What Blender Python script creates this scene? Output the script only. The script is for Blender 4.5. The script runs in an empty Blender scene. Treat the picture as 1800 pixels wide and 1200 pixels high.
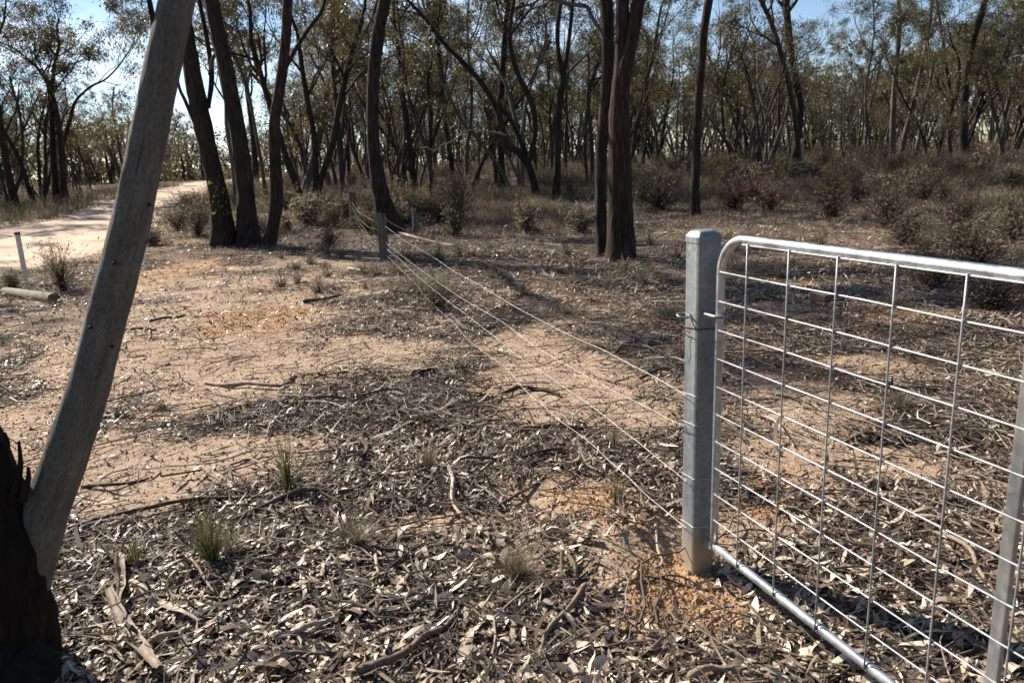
import bpy, math, random
import numpy as np
C = bpy.context.scene.collection
SC = bpy.context.scene
RAD = math.radians
# ------------------------------------------------------------------ camera
FPX, EYE = 1312.0, 1.55                         # focal length in photo pixels, eye height
_dn = np.array([220.0, 5550.0, FPX]); _dn /= np.linalg.norm(_dn)
_up = -_dn
_f = np.array([0, 0, 1.0]); _f = _f - _f.dot(_up) * _up; _f /= np.linalg.norm(_f)
_r = np.cross(_f, _up)
if _r[0] < 0: _r = -_r
BAS = np.array([_r, _f, _up])                   # rows: world X, Y, Z in camera axes (x right, y down, z ahead)
from mathutils import Matrix, Vector
cam_d = bpy.data.cameras.new("camera")
cam = bpy.data.objects.new("camera", cam_d); C.objects.link(cam)
cx, cy, cz = BAS[:, 0], -BAS[:, 1], -BAS[:, 2]
cam.matrix_world = Matrix(((cx[0], cy[0], cz[0], 0), (cx[1], cy[1], cz[1], 0), (cx[2], cy[2], cz[2], EYE), (0, 0, 0, 1)))
cam_d.sensor_width = 36.0; cam_d.lens = 36.0 * FPX / 1800.0
cam_d.clip_start = 0.05; cam_d.clip_end = 4000
cam_d.dof.use_dof = True; cam_d.dof.focus_distance = 4.0; cam_d.dof.aperture_fstop = 5.0
SC.camera = cam
# ------------------------------------------------------------------ sky, sun, exposure
SUN_AZ, SUN_EL = 310.0, 35.0                    # compass from +Y, clockwise
w = bpy.data.worlds.new("World"); SC.world = w; w.use_nodes = True
nt = w.node_tree; nt.nodes.clear()
sky = nt.nodes.new("ShaderNodeTexSky"); sky.sky_type = 'NISHITA'; sky.sun_disc = False
sky.sun_elevation = RAD(SUN_EL); sky.sun_rotation = RAD(SUN_AZ)
sky.air_density = 1.0; sky.dust_density = 0.15; sky.ozone_density = 2.2; sky.altitude = 900
bg = nt.nodes.new("ShaderNodeBackground"); bg.inputs[1].default_value = 0.062
wo = nt.nodes.new("ShaderNodeOutputWorld")
tc = nt.nodes.new("ShaderNodeTexCoord"); mp = nt.nodes.new("ShaderNodeMapping"); mp.inputs["Scale"].default_value = (1.6, 1.6, 6.0); mp.inputs["Rotation"].default_value = (0.1, 0.25, 0.4)
cn = nt.nodes.new("ShaderNodeTexNoise"); cn.inputs["Scale"].default_value = 2.2; cn.inputs["Detail"].default_value = 7; cn.inputs["Roughness"].default_value = 0.6
cr = nt.nodes.new("ShaderNodeValToRGB"); cr.color_ramp.elements[0].position = 0.42; cr.color_ramp.elements[1].position = 0.72
dt = nt.nodes.new("ShaderNodeVectorMath"); dt.operation = 'DOT_PRODUCT'; dt.inputs[1].default_value = (-0.80, 0.60, 0.0)      # the bank of thin cloud lies to the north west
dr = nt.nodes.new("ShaderNodeMapRange"); dr.inputs[1].default_value = 0.30; dr.inputs[2].default_value = 0.95; dr.inputs[3].default_value = 0.08; dr.inputs[4].default_value = 0.85
mu = nt.nodes.new("ShaderNodeMath"); mu.operation = 'MULTIPLY'
mx = nt.nodes.new("ShaderNodeMix"); mx.data_type = 'RGBA'; mx.inputs[7].default_value = (10.5, 11.0, 11.6, 1)
nt.links.new(tc.outputs["Generated"], mp.inputs[0]); nt.links.new(mp.outputs[0], cn.inputs["Vector"]); nt.links.new(cn.outputs[0], cr.inputs[0])
nt.links.new(tc.outputs["Generated"], dt.inputs[0]); nt.links.new(dt.outputs["Value"], dr.inputs[0]); nt.links.new(cr.outputs[0], mu.inputs[0]); nt.links.new(dr.outputs[0], mu.inputs[1])
nt.links.new(mu.outputs[0], mx.inputs[0]); nt.links.new(sky.outputs[0], mx.inputs[6]); nt.links.new(mx.outputs[2], bg.inputs[0]); nt.links.new(bg.outputs[0], wo.inputs[0])
sun_d = bpy.data.lights.new("sun", 'SUN'); sun_d.energy = 5.0; sun_d.angle = RAD(0.53); sun_d.color = (1.0, 0.915, 0.79)
sun = bpy.data.objects.new("sun", sun_d); C.objects.link(sun)
sd = Vector((math.sin(RAD(SUN_AZ)) * math.cos(RAD(SUN_EL)), math.cos(RAD(SUN_AZ)) * math.cos(RAD(SUN_EL)), math.sin(RAD(SUN_EL))))
sun.rotation_euler = sd.to_track_quat('Z', 'Y').to_euler()
SC.view_settings.view_transform = 'Standard'; SC.view_settings.look = 'None'
SC.view_settings.exposure = 1.22; SC.view_settings.gamma = 1.0
SC.cycles.max_bounces = 6; SC.cycles.transparent_max_bounces = 8
SC.cycles.use_denoising = True
# ------------------------------------------------------------------ terrain maths
def ss(a, b, v):
    t = np.clip((v - a) / (b - a), 0, 1); return t * t * (3 - 2 * t)
def hsh(i, j, s):
    n = (i.astype(np.int64) * 374761393 + j.astype(np.int64) * 668265263 + s * 982451653) & 0x7fffffff
    n = ((n ^ (n >> 13)) * 1274126177) & 0x7fffffff
    return ((n ^ (n >> 16)) & 0xffff) / 65535.0
def vnoise(x, y, sc, s=0):
    x = np.asarray(x, float) / sc; y = np.asarray(y, float) / sc
    i = np.floor(x); j = np.floor(y); u = x - i; v = y - j
    u = u * u * (3 - 2 * u); v = v * v * (3 - 2 * v)
    a = hsh(i, j, s); b = hsh(i + 1, j, s); c = hsh(i, j + 1, s); d = hsh(i + 1, j + 1, s)
    return (a * (1 - u) + b * u) * (1 - v) + (c * (1 - u) + d * u) * v - 0.5
def h0(x, y):
    return 1.2 * ss(8, 60, y) - 1.0 * ss(80, 160, y)
def ray(px, py):
    d = np.array([px - 900, py - 600, FPX]); d /= np.linalg.norm(d); return BAS @ d
def proj(p):
    v = np.asarray(p, float) - np.array([0, 0, EYE]); c = v @ BAS
    return 900 + FPX * c[..., 0] / c[..., 2], 600 + FPX * c[..., 1] / c[..., 2], c[..., 2]
def G(px, py):                                   # where a line of sight meets the ground
    d = ray(px, py); t = 0.5
    while t < 400:
        p = np.array([0, 0, EYE]) + d * t
        if p[2] < h0(p[0], p[1]): break
        t *= 1.003
    return p
def at_y(px, py, Y):
    d = ray(px, py); return np.array([0, 0, EYE]) + d * (Y / d[1])
LY = [-30, 0, 12, 23, 28, 43, 62, 80, 110, 150]; LX = [-14.5, -14.5, -14.8, -15.5, -16.5, -20.3, -24.4, -29, -34, -38]
RY = [-30, 0, 12, 16, 21.6, 28, 34, 40, 48, 62, 80, 110, 150]; RX = [-8.7, -8.6, -8.6, -8.9, -10.2, -12.2, -13.7, -14.3, -14.9, -17.5, -23, -28, -32]
def road_mask(x, y, soft=0.5):
    l = np.interp(y, LY, LX); r = np.interp(y, RY, RX)
    e = 0.5 * vnoise(x, y, 1.3, 5)
    return ss(-soft, soft, np.minimum(x - l, r - x) + e)
def gell(px, py, rx, ry):                        # patch on the ground: centre and half sizes in metres
    c = G(px, py); a = G(px - rx, py); b = G(px, py - ry); d = G(px, py + ry)
    return c[0], c[1], abs(c[0] - a[0]), 0.5 * abs(b[1] - d[1])
BARE = [gell(*p) for p in [(430, 505, 190, 34), (560, 462, 120, 16), (150, 560, 150, 40), (250, 625, 190, 60), (160, 800, 150, 100), (330, 545, 150, 34), (960, 690, 120, 50), (520, 640, 230, 45), (420, 790, 190, 60), (230, 860, 150, 55), (380, 690, 120, 20), (120, 700, 140, 130), (450, 560, 130, 55),
        (1030, 660, 170, 60), (930, 610, 110, 30), (1120, 720, 100, 45), (1060, 885, 175, 75), (1155, 965, 190, 85), (1220, 1078, 180, 66),
        (1400, 720, 150, 70), (1350, 800, 90, 60), (690, 610, 80, 20), (800, 925, 130, 22), (1310, 920, 70, 40), (300, 480, 60, 30), (1560, 800, 110, 40), (1560, 640, 120, 25), (340, 405, 60, 22)]]
RED = [gell(*p) for p in [(450, 560, 90, 26), (1070, 890, 110, 45), (1210, 1070, 140, 60), (1210, 1000, 90, 30), (330, 420, 60, 30), (1500, 580, 200, 40), (1360, 860, 110, 60), (300, 470, 130, 30), (180, 1100, 60, 40)]]
FINE = [gell(*p) for p in [(520, 650, 200, 40), (1050, 670, 180, 60), (380, 770, 200, 60), (1400, 720, 150, 60), (230, 860, 140, 50), (690, 610, 70, 18), (1190, 985, 60, 30)]]
def patches(L, x, y, wob=0.35, seed=3):
    x = np.asarray(x, float); y = np.asarray(y, float); m = np.zeros(np.broadcast(x, y).shape)
    n = vnoise(x, y, 0.5, seed) * 1.1 + vnoise(x, y, 0.16, seed + 1) * 0.6
    for (a, b, rx, ry) in L:
        q = np.sqrt(((x - a) / rx) ** 2 + ((y - b) / ry) ** 2) + n * wob * 2
        m = np.maximum(m, 1 - ss(0.55, 1.2, q))
    return m
def litter_density(x, y):
    d = 0.70 + 0.9 * vnoise(x, y, 0.9, 21) + 0.8 * vnoise(x, y, 0.3, 22) + 0.3 * ss(3.4, 2.3, y)
    d = np.clip(d, 0.06, 1.2) * (1 - 0.93 * patches(BARE, x, y))
    return d * (1 - road_mask(x, y, 0.6))
def bumps(x, y):
    r = np.hypot(x, y)
    b = 0.05 * vnoise(x, y, 1.7, 1) + 0.022 * vnoise(x, y, 0.45, 2) + 0.012 * vnoise(x, y, 0.15, 6) * (r < 14) + 0.012 * vnoise(x, y, 0.07, 7) * (r < 7)
    b = b + 0.10 * np.exp(-(((x - MND[0]) / 1.3) ** 2 + ((y - MND[1]) / 1.2) ** 2))
    b = b + 0.05 * np.exp(-(((x - 0.45) / 0.35) ** 2 + ((y - 3.0) / 0.35) ** 2))
    return b
MND = G(340, 415)
def hz(x, y):
    x = np.asarray(x, float); y = np.asarray(y, float)
    m = road_mask(x, y); near = 1 - ss(0.05, 0.35, np.hypot(x - 0.70, y - 2.64)) * 1.0
    return h0(x, y) + bumps(x, y) * (1 - m) * (1 - near) - 0.07 * m - 0.028 * near
# ------------------------------------------------------------------ mesh helpers
def mesh_obj(name, V, faces, mat, parent=None, smooth=False, tint=None, loc=None):
    """faces: list of int arrays (n,k)"""
    V = np.asarray(V, np.float32)
    if loc is not None: V = V - np.asarray(loc, np.float32)
    me = bpy.data.meshes.new(name); me.vertices.add(len(V)); me.vertices.foreach_set("co", V.ravel())
    faces = [np.asarray(f, np.int32) for f in faces if len(f)]
    lv = np.concatenate([f.ravel() for f in faces]); tot = np.concatenate([np.full(len(f), f.shape[1], np.int32) for f in faces])
    st = np.concatenate([[0], np.cumsum(tot)[:-1]]).astype(np.int32)
    me.loops.add(len(lv)); me.loops.foreach_set("vertex_index", lv.astype(np.int32))
    me.polygons.add(len(tot)); me.polygons.foreach_set("loop_start", st); me.polygons.foreach_set("loop_total", tot)
    me.polygons.foreach_set("use_smooth", np.full(len(tot), bool(smooth)))
    me.update(calc_edges=True); me.validate()
    if tint is not None:
        t = np.asarray(tint, np.float32)
        if t.ndim == 1: t = np.stack([t, t, t], 1)
        a = me.attributes.new("tint", 'FLOAT_COLOR', 'POINT')
        a.data.foreach_set("color", np.concatenate([t, np.ones((len(t), 1), np.float32)], 1).astype(np.float32).ravel())
    me.materials.append(mat)
    o = bpy.data.objects.new(name, me); C.objects.link(o)
    if loc is not None and parent is None: o.location = [float(v) for v in loc]
    if parent is not None: o.parent = parent
    return o
def tag(o, label, cat, group=None):
    o["label"] = label; o["category"] = cat
    if group: o["group"] = group
    return o
def empty(name, loc, label, cat, group=None):
    o = bpy.data.objects.new(name, None); C.objects.link(o); o.location = [float(v) for v in loc]; o.empty_display_size = 0.2
    return tag(o, label, cat, group)
def dup(root, loc, rz, s, label, group, cat=None):
    r = root.copy(); C.objects.link(r); r.location = [float(v) for v in loc]; r.rotation_euler = (0, 0, rz); r.scale = (s, s, s)
    r["label"] = label; r["group"] = group
    for ch in list(root.children):
        c = ch.copy(); C.objects.link(c); c.parent = r
    return r
class MB:
    def __init__(s): s.V = []; s.F = {}; s.T = []; s.n = 0
    def add(s, V, faces, tint=0.5):
        V = np.asarray(V, float).reshape(-1, 3)
        for f in faces:
            f = np.asarray(f, np.int64)
            if len(f): s.F.setdefault(f.shape[1], []).append(f + s.n)
        s.V.append(V); t = np.asarray(tint, float)
        s.T.append(np.broadcast_to(t, (len(V),)).copy() if t.ndim <= 1 else t); s.n += len(V)
    def build(s, name, mat, parent=None, smooth=False, loc=None):
        return mesh_obj(name, np.concatenate(s.V), [np.concatenate(f) for f in s.F.values()], mat, parent, smooth, np.concatenate(s.T), loc)
def norm(a): return a / np.maximum(np.linalg.norm(a, axis=-1, keepdims=True), 1e-9)
def tubes(P, R, k=6, cap=False, ang=None, ref=None):
    """P (N,n,3) centre lines, R (N,n) radii (or (N,n,k) per side)"""
    P = np.asarray(P, float); R = np.asarray(R, float)
    if P.ndim == 2: P = P[None]; R = R[None]
    N, n, _ = P.shape
    T = norm(np.gradient(P, axis=1)); m = np.abs(T.mean(1)); ax = np.argmin(m, 1)
    ref = np.eye(3)[ax][:, None, :] if ref is None else np.asarray(ref, float)[None, None, :]
    U = norm(np.cross(T, np.broadcast_to(ref, T.shape))); W = np.cross(T, U)
    a = np.arange(k) * 2 * np.pi / k + (0 if ang is None else ang)
    if R.ndim == 2: R = R[..., None]
    V = P[:, :, None, :] + (R * np.cos(a))[..., None] * U[:, :, None, :] + (R * np.sin(a))[..., None] * W[:, :, None, :]
    base = (np.arange(N) * n * k)[:, None, None]
    i = np.arange(n - 1)[None, :, None] * k; j = np.arange(k)[None, None, :]; j2 = (j + 1) % k
    f = np.stack([base + i + j, base + i + j2, base + i + k + j2, base + i + k + j], -1).reshape(-1, 4)
    faces = [f]
    if cap:
        b = base[:, 0, 0]
        faces.append(np.stack([b + (n - 1) * k + q for q in range(k)], 1))
        faces.append(np.stack([b + q for q in range(k - 1, -1, -1)], 1))
    return V.reshape(-1, 3), faces
def spline(P, n):
    P = np.asarray(P, float)
    Q = np.vstack([2 * P[0] - P[1], P, 2 * P[-1] - P[-2]]); s = np.linspace(0, len(P) - 1 - 1e-6, n); i = s.astype(int); t = (s - i)[:, None]
    a, b, c, d = Q[i], Q[i + 1], Q[i + 2], Q[i + 3]
    return 0.5 * (2 * b + (c - a) * t + (2 * a - 5 * b + 4 * c - d) * t ** 2 + (3 * b - 3 * c + d - a) * t ** 3)
def box(c, sx, sy, sz, rz=0, bev=0.0):
    """bevelled box: V, faces"""
    import bmesh
    bm = bmesh.new(); bmesh.ops.create_cube(bm, size=1)
    for v in bm.verts: v.co = (v.co.x * sx, v.co.y * sy, v.co.z * sz)
    if bev: bmesh.ops.bevel(bm, geom=bm.edges[:], offset=bev, segments=2, affect='EDGES', profile=0.6)
    bm.verts.index_update(); V = np.array([v.co[:] for v in bm.verts])
    F = {}
    for f in bm.faces: F.setdefault(len(f.verts), []).append([v.index for v in f.verts])
    bm.free(); co, si = math.cos(rz), math.sin(rz)
    V = np.stack([V[:, 0] * co - V[:, 1] * si, V[:, 0] * si + V[:, 1] * co, V[:, 2]], 1) + np.asarray(c)
    return V, [np.array(f) for f in F.values()]
# ------------------------------------------------------------------ materials
class NT:
    def __init__(s, name):
        s.m = bpy.data.materials.new(name); s.m.use_nodes = True; s.t = s.m.node_tree; s.t.nodes.clear()
        s.out = s.n("ShaderNodeOutputMaterial"); s.b = s.n("ShaderNodeBsdfPrincipled"); s.l(s.b.outputs[0], s.out.inputs[0])
    def n(s, k, **kw):
        x = s.t.nodes.new(k)
        for a, v in kw.items(): setattr(x, a, v)
        return x
    def l(s, a, b): s.t.links.new(a, b)
    def coord(s, out="Object", scale=(1, 1, 1)):
        c = s.n("ShaderNodeTexCoord"); m = s.n("ShaderNodeMapping"); m.inputs["Scale"].default_value = scale
        s.l(c.outputs[out], m.inputs[0]); return m.outputs[0]
    def noise(s, v, sc, det=4, rough=0.55, dist=0.0):
        x = s.n("ShaderNodeTexNoise"); x.inputs["Scale"].default_value = sc; x.inputs["Detail"].default_value = det
        x.inputs["Roughness"].default_value = rough; x.inputs["Distortion"].default_value = dist; s.l(v, x.inputs["Vector"]); return x.outputs[0]
    def vor(s, v, sc, feat='F1'):
        x = s.n("ShaderNodeTexVoronoi", feature=feat); x.inputs["Scale"].default_value = sc; s.l(v, x.inputs["Vector"]); return x
    def ramp(s, v, stops):
        x = s.n("ShaderNodeValToRGB"); e = x.color_ramp.elements
        while len(e) < len(stops): e.new(0.5)
        for q, (p, c) in zip(e, stops): q.position = p; q.color = (*c, 1) if len(c) == 3 else c
        s.l(v, x.inputs[0]); return x.outputs[0]
    def mix(s, f, a, b, mode='MIX'):
        x = s.n("ShaderNodeMix", data_type='RGBA', blend_type=mode)
        for k, v in ((0, f), (6, a), (7, b)):
            if isinstance(v, (int, float)): x.inputs[k].default_value = v
            elif isinstance(v, tuple): x.inputs[k].default_value = (*v, 1)
            else: s.l(v, x.inputs[k])
        return x.outputs[2]
    def math(s, op, a, b=0.0):
        x = s.n("ShaderNodeMath", operation=op)
        for k, v in ((0, a), (1, b)):
            if isinstance(v, (int, float)): x.inputs[k].default_value = v
            else: s.l(v, x.inputs[k])
        return x.outputs[0]
    def n_sep(s, c):
        x = s.n("ShaderNodeSeparateColor"); s.l(c, x.inputs[0]); return x.outputs[0]
    def attr(s, name="tint"):
        return s.n("ShaderNodeAttribute", attribute_name=name).outputs[0]
    def bump(s, h, st=0.5, d=0.01, prev=None):
        x = s.n("ShaderNodeBump"); x.inputs["Strength"].default_value = st; x.inputs["Distance"].default_value = d
        s.l(h, x.inputs["Height"])
        if prev is not None: s.l(prev, x.inputs["Normal"])
        s.l(x.outputs[0], s.b.inputs["Normal"]); return x.outputs[0]
    def fin(s, col=None, rough=0.8, spec=0.3, metal=0.0):
        if col is not None:
            if isinstance(col, tuple): s.b.inputs["Base Color"].default_value = (*col, 1)
            else: s.l(col, s.b.inputs["Base Color"])
        if isinstance(rough, (int, float)): s.b.inputs["Roughness"].default_value = rough
        else: s.l(rough, s.b.inputs["Roughness"])
        s.b.inputs["Specular IOR Level"].default_value = spec; s.b.inputs["Metallic"].default_value = metal
        return s.m
MAT = {}
def m_ground():
    m = NT("soil"); v = m.coord("Object")
    at = m.attr("tint"); sep = m.n("ShaderNodeSeparateColor"); m.l(at, sep.inputs[0])
    lit, red, fine = sep.outputs
    n1 = m.noise(v, 3.2, 8, 0.65); n2 = m.noise(v, 45, 4, 0.7); pv = m.vor(v, 75); pv2 = m.vor(v, 28)
    sand = m.ramp(n1, [(0.3, (0.29, 0.21, 0.15)), (0.55, (0.38, 0.285, 0.21)), (0.75, (0.45, 0.355, 0.27))])
    redc = m.ramp(n1, [(0.3, (0.29, 0.17, 0.092)), (0.55, (0.41, 0.255, 0.14)), (0.75, (0.52, 0.355, 0.205))])
    peb = m.mix(m.math('MULTIPLY', red, 0.85), sand, redc)
    peb = m.mix(m.math('MULTIPLY', m.math('SUBTRACT', 1.0, fine), 0.5), peb, m.mix(1.0, peb, m.ramp(m.n_sep(pv.outputs["Color"]), [(0.0, (0.55, 0.5, 0.46)), (0.6, (1, 1, 1)), (1.0, (1.25, 1.2, 1.15))]), 'MULTIPLY'))
    hum = m.ramp(n2, [(0.3, (0.022, 0.017, 0.013)), (0.5, (0.065, 0.05, 0.039)), (0.68, (0.19, 0.155, 0.125))])
    f = m.ramp(m.math('ADD', lit, m.math('MULTIPLY', m.math('SUBTRACT', n2, 0.5), 1.3)), [(0.30, (0, 0, 0)), (0.75, (1, 1, 1))])
    col = m.mix(m.math('MULTIPLY', f, 0.9), peb, hum)
    speck = m.ramp(m.noise(v, 130, 2, 0.6), [(0.3, (0.55, 0.5, 0.46)), (0.55, (1, 1, 1)), (0.75, (1.15, 1.12, 1.1))])
    col = m.mix(1.0, col, speck, 'MULTIPLY')
    b1 = m.bump(m.noise(v, 30, 6, 0.7), 0.55, 0.02)
    b2 = m.bump(pv.outputs["Distance"], 0.4, 0.006, b1)
    m.bump(pv2.outputs["Distance"], 0.3, 0.012, b2)
    return m.fin(col, 0.95, 0.1)
def m_road():
    m = NT("road sand"); v = m.coord("Object")
    n = m.noise(v, 0.9, 8, 0.65); n2 = m.noise(v, 26, 5, 0.7)
    col = m.ramp(n, [(0.3, (0.48, 0.365, 0.275)), (0.55, (0.58, 0.45, 0.345)), (0.75, (0.64, 0.515, 0.405))])
    col = m.mix(1.0, col, m.ramp(n2, [(0.3, (0.72, 0.69, 0.66)), (0.6, (1, 1, 1))]), 'MULTIPLY')
    m.bump(n2, 0.5, 0.02); return m.fin(col, 0.95, 0.1)
def m_tint(name, stops, rough=0.6, spec=0.3, trans=0.0, bsc=None, vary=0.0):
    m = NT(name); a = m.attr(); col = m.ramp(a, stops)
    if vary:
        v = m.coord("Object"); col = m.mix(vary, col, m.ramp(m.noise(v, 90, 4, 0.7), [(0.3, (0.35, 0.33, 0.3)), (0.65, (1.1, 1.1, 1.1))]), 'MULTIPLY')
    if bsc: m.bump(m.noise(m.coord("Object"), bsc, 4, 0.6), 0.4, 0.004)
    m.fin(col, rough, spec)
    if trans:
        t = m.n("ShaderNodeBsdfTranslucent"); m.l(col, t.inputs[0]); x = m.n("ShaderNodeMixShader"); x.inputs[0].default_value = trans
        m.l(m.b.outputs[0], x.inputs[1]); m.l(t.outputs[0], x.inputs[2]); m.l(x.outputs[0], m.out.inputs[0])
    return m.m
def m_bark(name, cols, sc=1.0, stretch=0.14, depth=0.02, lichen=None, strength=0.9):
    m = NT(name); v = m.coord("Object", (1, 1, stretch)); vo = m.coord("Object")
    n = m.noise(v, 26 * sc, 6, 0.65, 0.4); n2 = m.noise(vo, 1.6, 4, 0.6); vr = m.vor(v, 30 * sc)
    h = m.math('ADD', n, m.math('MULTIPLY', vr.outputs["Distance"], 0.5))
    col = m.ramp(n, [(0.3, cols[0]), (0.52, cols[1]), (0.72, cols[2])])
    col = m.mix(0.7, col, m.ramp(n2, [(0.3, (0.6, 0.58, 0.56)), (0.7, (1.2, 1.2, 1.2))]), 'MULTIPLY')
    if lichen: col = m.mix(m.math('MULTIPLY', m.ramp(m.noise(vo, 9, 6, 0.7), [(0.5, (0, 0, 0)), (0.68, (1, 1, 1))]), 0.55), col, lichen)
    m.bump(h, strength, depth); return m.fin(col, 0.9, 0.15)
def m_pale():
    m = NT("pale smooth bark"); vo = m.attr()
    def st(z):
        q = m.n("ShaderNodeMapping"); q.inputs["Scale"].default_value = (1, 1, z); m.l(vo, q.inputs[0]); return q.outputs[0]
    f1 = m.noise(st(0.35), 170, 6, 0.75); f2 = m.noise(st(0.16), 42, 6, 0.65, 0.2); fl = m.noise(st(0.5), 60, 6, 0.75); big = m.noise(st(0.6), 9, 4, 0.6); cr = m.noise(st(0.05), 60, 3, 0.6)
    col = m.ramp(f2, [(0.3, (0.112, 0.107, 0.096)), (0.5, (0.152, 0.146, 0.132)), (0.7, (0.20, 0.194, 0.178))])
    col = m.mix(0.9, col, m.ramp(f1, [(0.34, (0.45, 0.44, 0.42)), (0.58, (1.15, 1.15, 1.15))]), 'MULTIPLY')
    col = m.mix(m.ramp(fl, [(0.57, (0, 0, 0)), (0.70, (0.65, 0.65, 0.65))]), col, (0.20, 0.205, 0.12))
    col = m.mix(m.ramp(fl, [(0.28, (0.8, 0.8, 0.8)), (0.37, (0, 0, 0))]), col, (0.05, 0.043, 0.036))
    col = m.mix(m.ramp(cr, [(0.27, (0.7, 0.7, 0.7)), (0.33, (0, 0, 0))]), col, (0.05, 0.043, 0.036))
    col = m.mix(0.5, col, m.ramp(big, [(0.35, (0.62, 0.61, 0.59)), (0.65, (1.15, 1.15, 1.15))]), 'MULTIPLY')
    b1 = m.bump(f2, 0.8, 0.008); m.bump(m.math('ADD', f1, m.math('ADD', fl, cr)), 0.9, 0.004, b1); return m.fin(col, 0.9, 0.15)
def m_galv(name, base=(0.50, 0.52, 0.54), rough=0.42, metal=0.75, foot=False):
    m = NT(name); v = m.coord("Object"); vs = m.coord("Object", (1, 1, 0.12))
    n = m.noise(vs, 14, 5, 0.6); sp = m.vor(v, 60)
    col = m.mix(0.8, base, m.ramp(m.n_sep(sp.outputs["Color"]), [(0, (0.66, 0.67, 0.69)), (1, (1.05, 1.05, 1.05))]), 'MULTIPLY'); col = m.mix(0.75, col, m.ramp(n, [(0.3, (0.45, 0.47, 0.49)), (0.65, (1.1, 1.1, 1.1))]), 'MULTIPLY')
    dust = m.ramp(m.noise(v, 5, 6, 0.65), [(0.48, (0, 0, 0)), (0.75, (1, 1, 1))])
    col = m.mix(m.math('MULTIPLY', dust, 0.25), col, (0.42, 0.40, 0.36))
    if foot:
        sp_ = m.n("ShaderNodeSeparateXYZ"); m.l(v, sp_.inputs[0]); zz = m.math('ADD', sp_.outputs[2], m.math('MULTIPLY', m.noise(v, 22, 4, 0.6), 0.12))
        col = m.mix(m.ramp(zz, [(0.10, (0.85, 0.85, 0.85)), (0.24, (0, 0, 0))]), col, (0.36, 0.285, 0.205))
    r = m.math('ADD', m.math('MULTIPLY', n, 0.3), rough - 0.12)
    m.bump(m.noise(v, 60, 3, 0.5), 0.12, 0.002); return m.fin(col, r, 0.5, metal)
MAT["ground"] = m_ground(); MAT["road"] = m_road()
MAT["litter"] = m_tint("dead leaf", [(0.0, (0.04, 0.027, 0.019)), (0.2, (0.11, 0.075, 0.05)), (0.42, (0.25, 0.182, 0.125)), (0.7, (0.45, 0.365, 0.27)), (0.95, (0.63, 0.545, 0.43))], 0.5, 0.4, 0.1, None, 0.35)
MAT["twig"] = m_tint("dry twig", [(0.0, (0.05, 0.036, 0.028)), (0.4, (0.14, 0.105, 0.08)), (0.75, (0.33, 0.27, 0.22)), (1.0, (0.55, 0.49, 0.42))], 0.75, 0.25, 0, None, 0.5)
MAT["stick"] = m_tint("fallen wood", [(0.0, (0.055, 0.04, 0.03)), (0.4, (0.16, 0.12, 0.09)), (0.75, (0.36, 0.29, 0.23)), (1.0, (0.58, 0.51, 0.43))], 0.75, 0.25, 0, 70, 0.7)
MAT["leaf"] = m_tint("gum leaf", [(0.0, (0.032, 0.029, 0.014)), (0.5, (0.086, 0.074, 0.031)), (0.85, (0.15, 0.12, 0.046)), (1.0, (0.22, 0.165, 0.06))], 0.42, 0.35, 0.45)
MAT["leaf_green"] = m_tint("fresh green leaf", [(0.0, (0.07, 0.10, 0.02)), (1.0, (0.18, 0.22, 0.04))], 0.42, 0.4, 0.4)
MAT["scrub"] = m_tint("scrub foliage", [(0.0, (0.05, 0.039, 0.029)), (0.35, (0.105, 0.084, 0.06)), (0.6, (0.112, 0.094, 0.056)), (0.85, (0.20, 0.165, 0.115)), (1.0, (0.33, 0.275, 0.195))], 0.7, 0.2, 0.4)
MAT["scrub_red"] = m_tint("red brown scrub foliage", [(0.0, (0.07, 0.046, 0.034)), (1.0, (0.22, 0.13, 0.095))], 0.7, 0.2, 0.25)
MAT["grass_dry"] = m_tint("dry grass", [(0.0, (0.08, 0.064, 0.045)), (0.5, (0.18, 0.148, 0.104)), (1.0, (0.36, 0.305, 0.22))], 0.7, 0.2, 0.25)
MAT["grass_green"] = m_tint("green grass", [(0.0, (0.05, 0.055, 0.02)), (0.6, (0.10, 0.105, 0.038)), (1.0, (0.25, 0.215, 0.11))], 0.6, 0.25, 0.3)
MAT["bark_dark"] = m_bark("ironbark", [(0.013, 0.010, 0.009), (0.036, 0.027, 0.022), (0.095, 0.073, 0.06)], 1.0, 0.12, 0.03)
MAT["bark_red"] = m_bark("red brown bark", [(0.015, 0.011, 0.009), (0.043, 0.028, 0.022), (0.105, 0.073, 0.057)], 1.0, 0.12, 0.03)
MAT["bark_grey"] = m_bark("grey box bark", [(0.05, 0.042, 0.036), (0.105, 0.091, 0.078), (0.20, 0.18, 0.157)], 1.0, 0.2, 0.015)
MAT["bark_forest"] = m_bark("woodland bark", [(0.024, 0.018, 0.015), (0.062, 0.047, 0.038), (0.135, 0.108, 0.09)], 0.7, 0.15, 0.02)
MAT["bark_pale"] = m_pale()
MAT["bark_burnt"] = m_bark("charred bark", [(0.006, 0.005, 0.0045), (0.017, 0.013, 0.011), (0.04, 0.028, 0.022)], 0.9, 0.12, 0.035)
MAT["old_wood"] = m_bark("weathered grey post wood", [(0.06, 0.052, 0.045), (0.15, 0.132, 0.115), (0.27, 0.245, 0.215)], 1.6, 0.06, 0.012)
MAT["log_bark"] = m_bark("weathered log wood", [(0.14, 0.125, 0.10), (0.26, 0.235, 0.19), (0.40, 0.37, 0.31)], 1.2, 0.5, 0.01)
MAT["cut_wood"] = m_bark("sawn end grain", [(0.11, 0.06, 0.035), (0.20, 0.115, 0.07), (0.30, 0.18, 0.11)], 1.4, 1, 0.004)
MAT["galv"] = m_galv("galvanised post steel", (0.25, 0.272, 0.288), 0.5, 0.3, True)
MAT["tube"] = m_galv("galvanised tube", (0.66, 0.68, 0.70), 0.36, 0.85)
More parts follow.
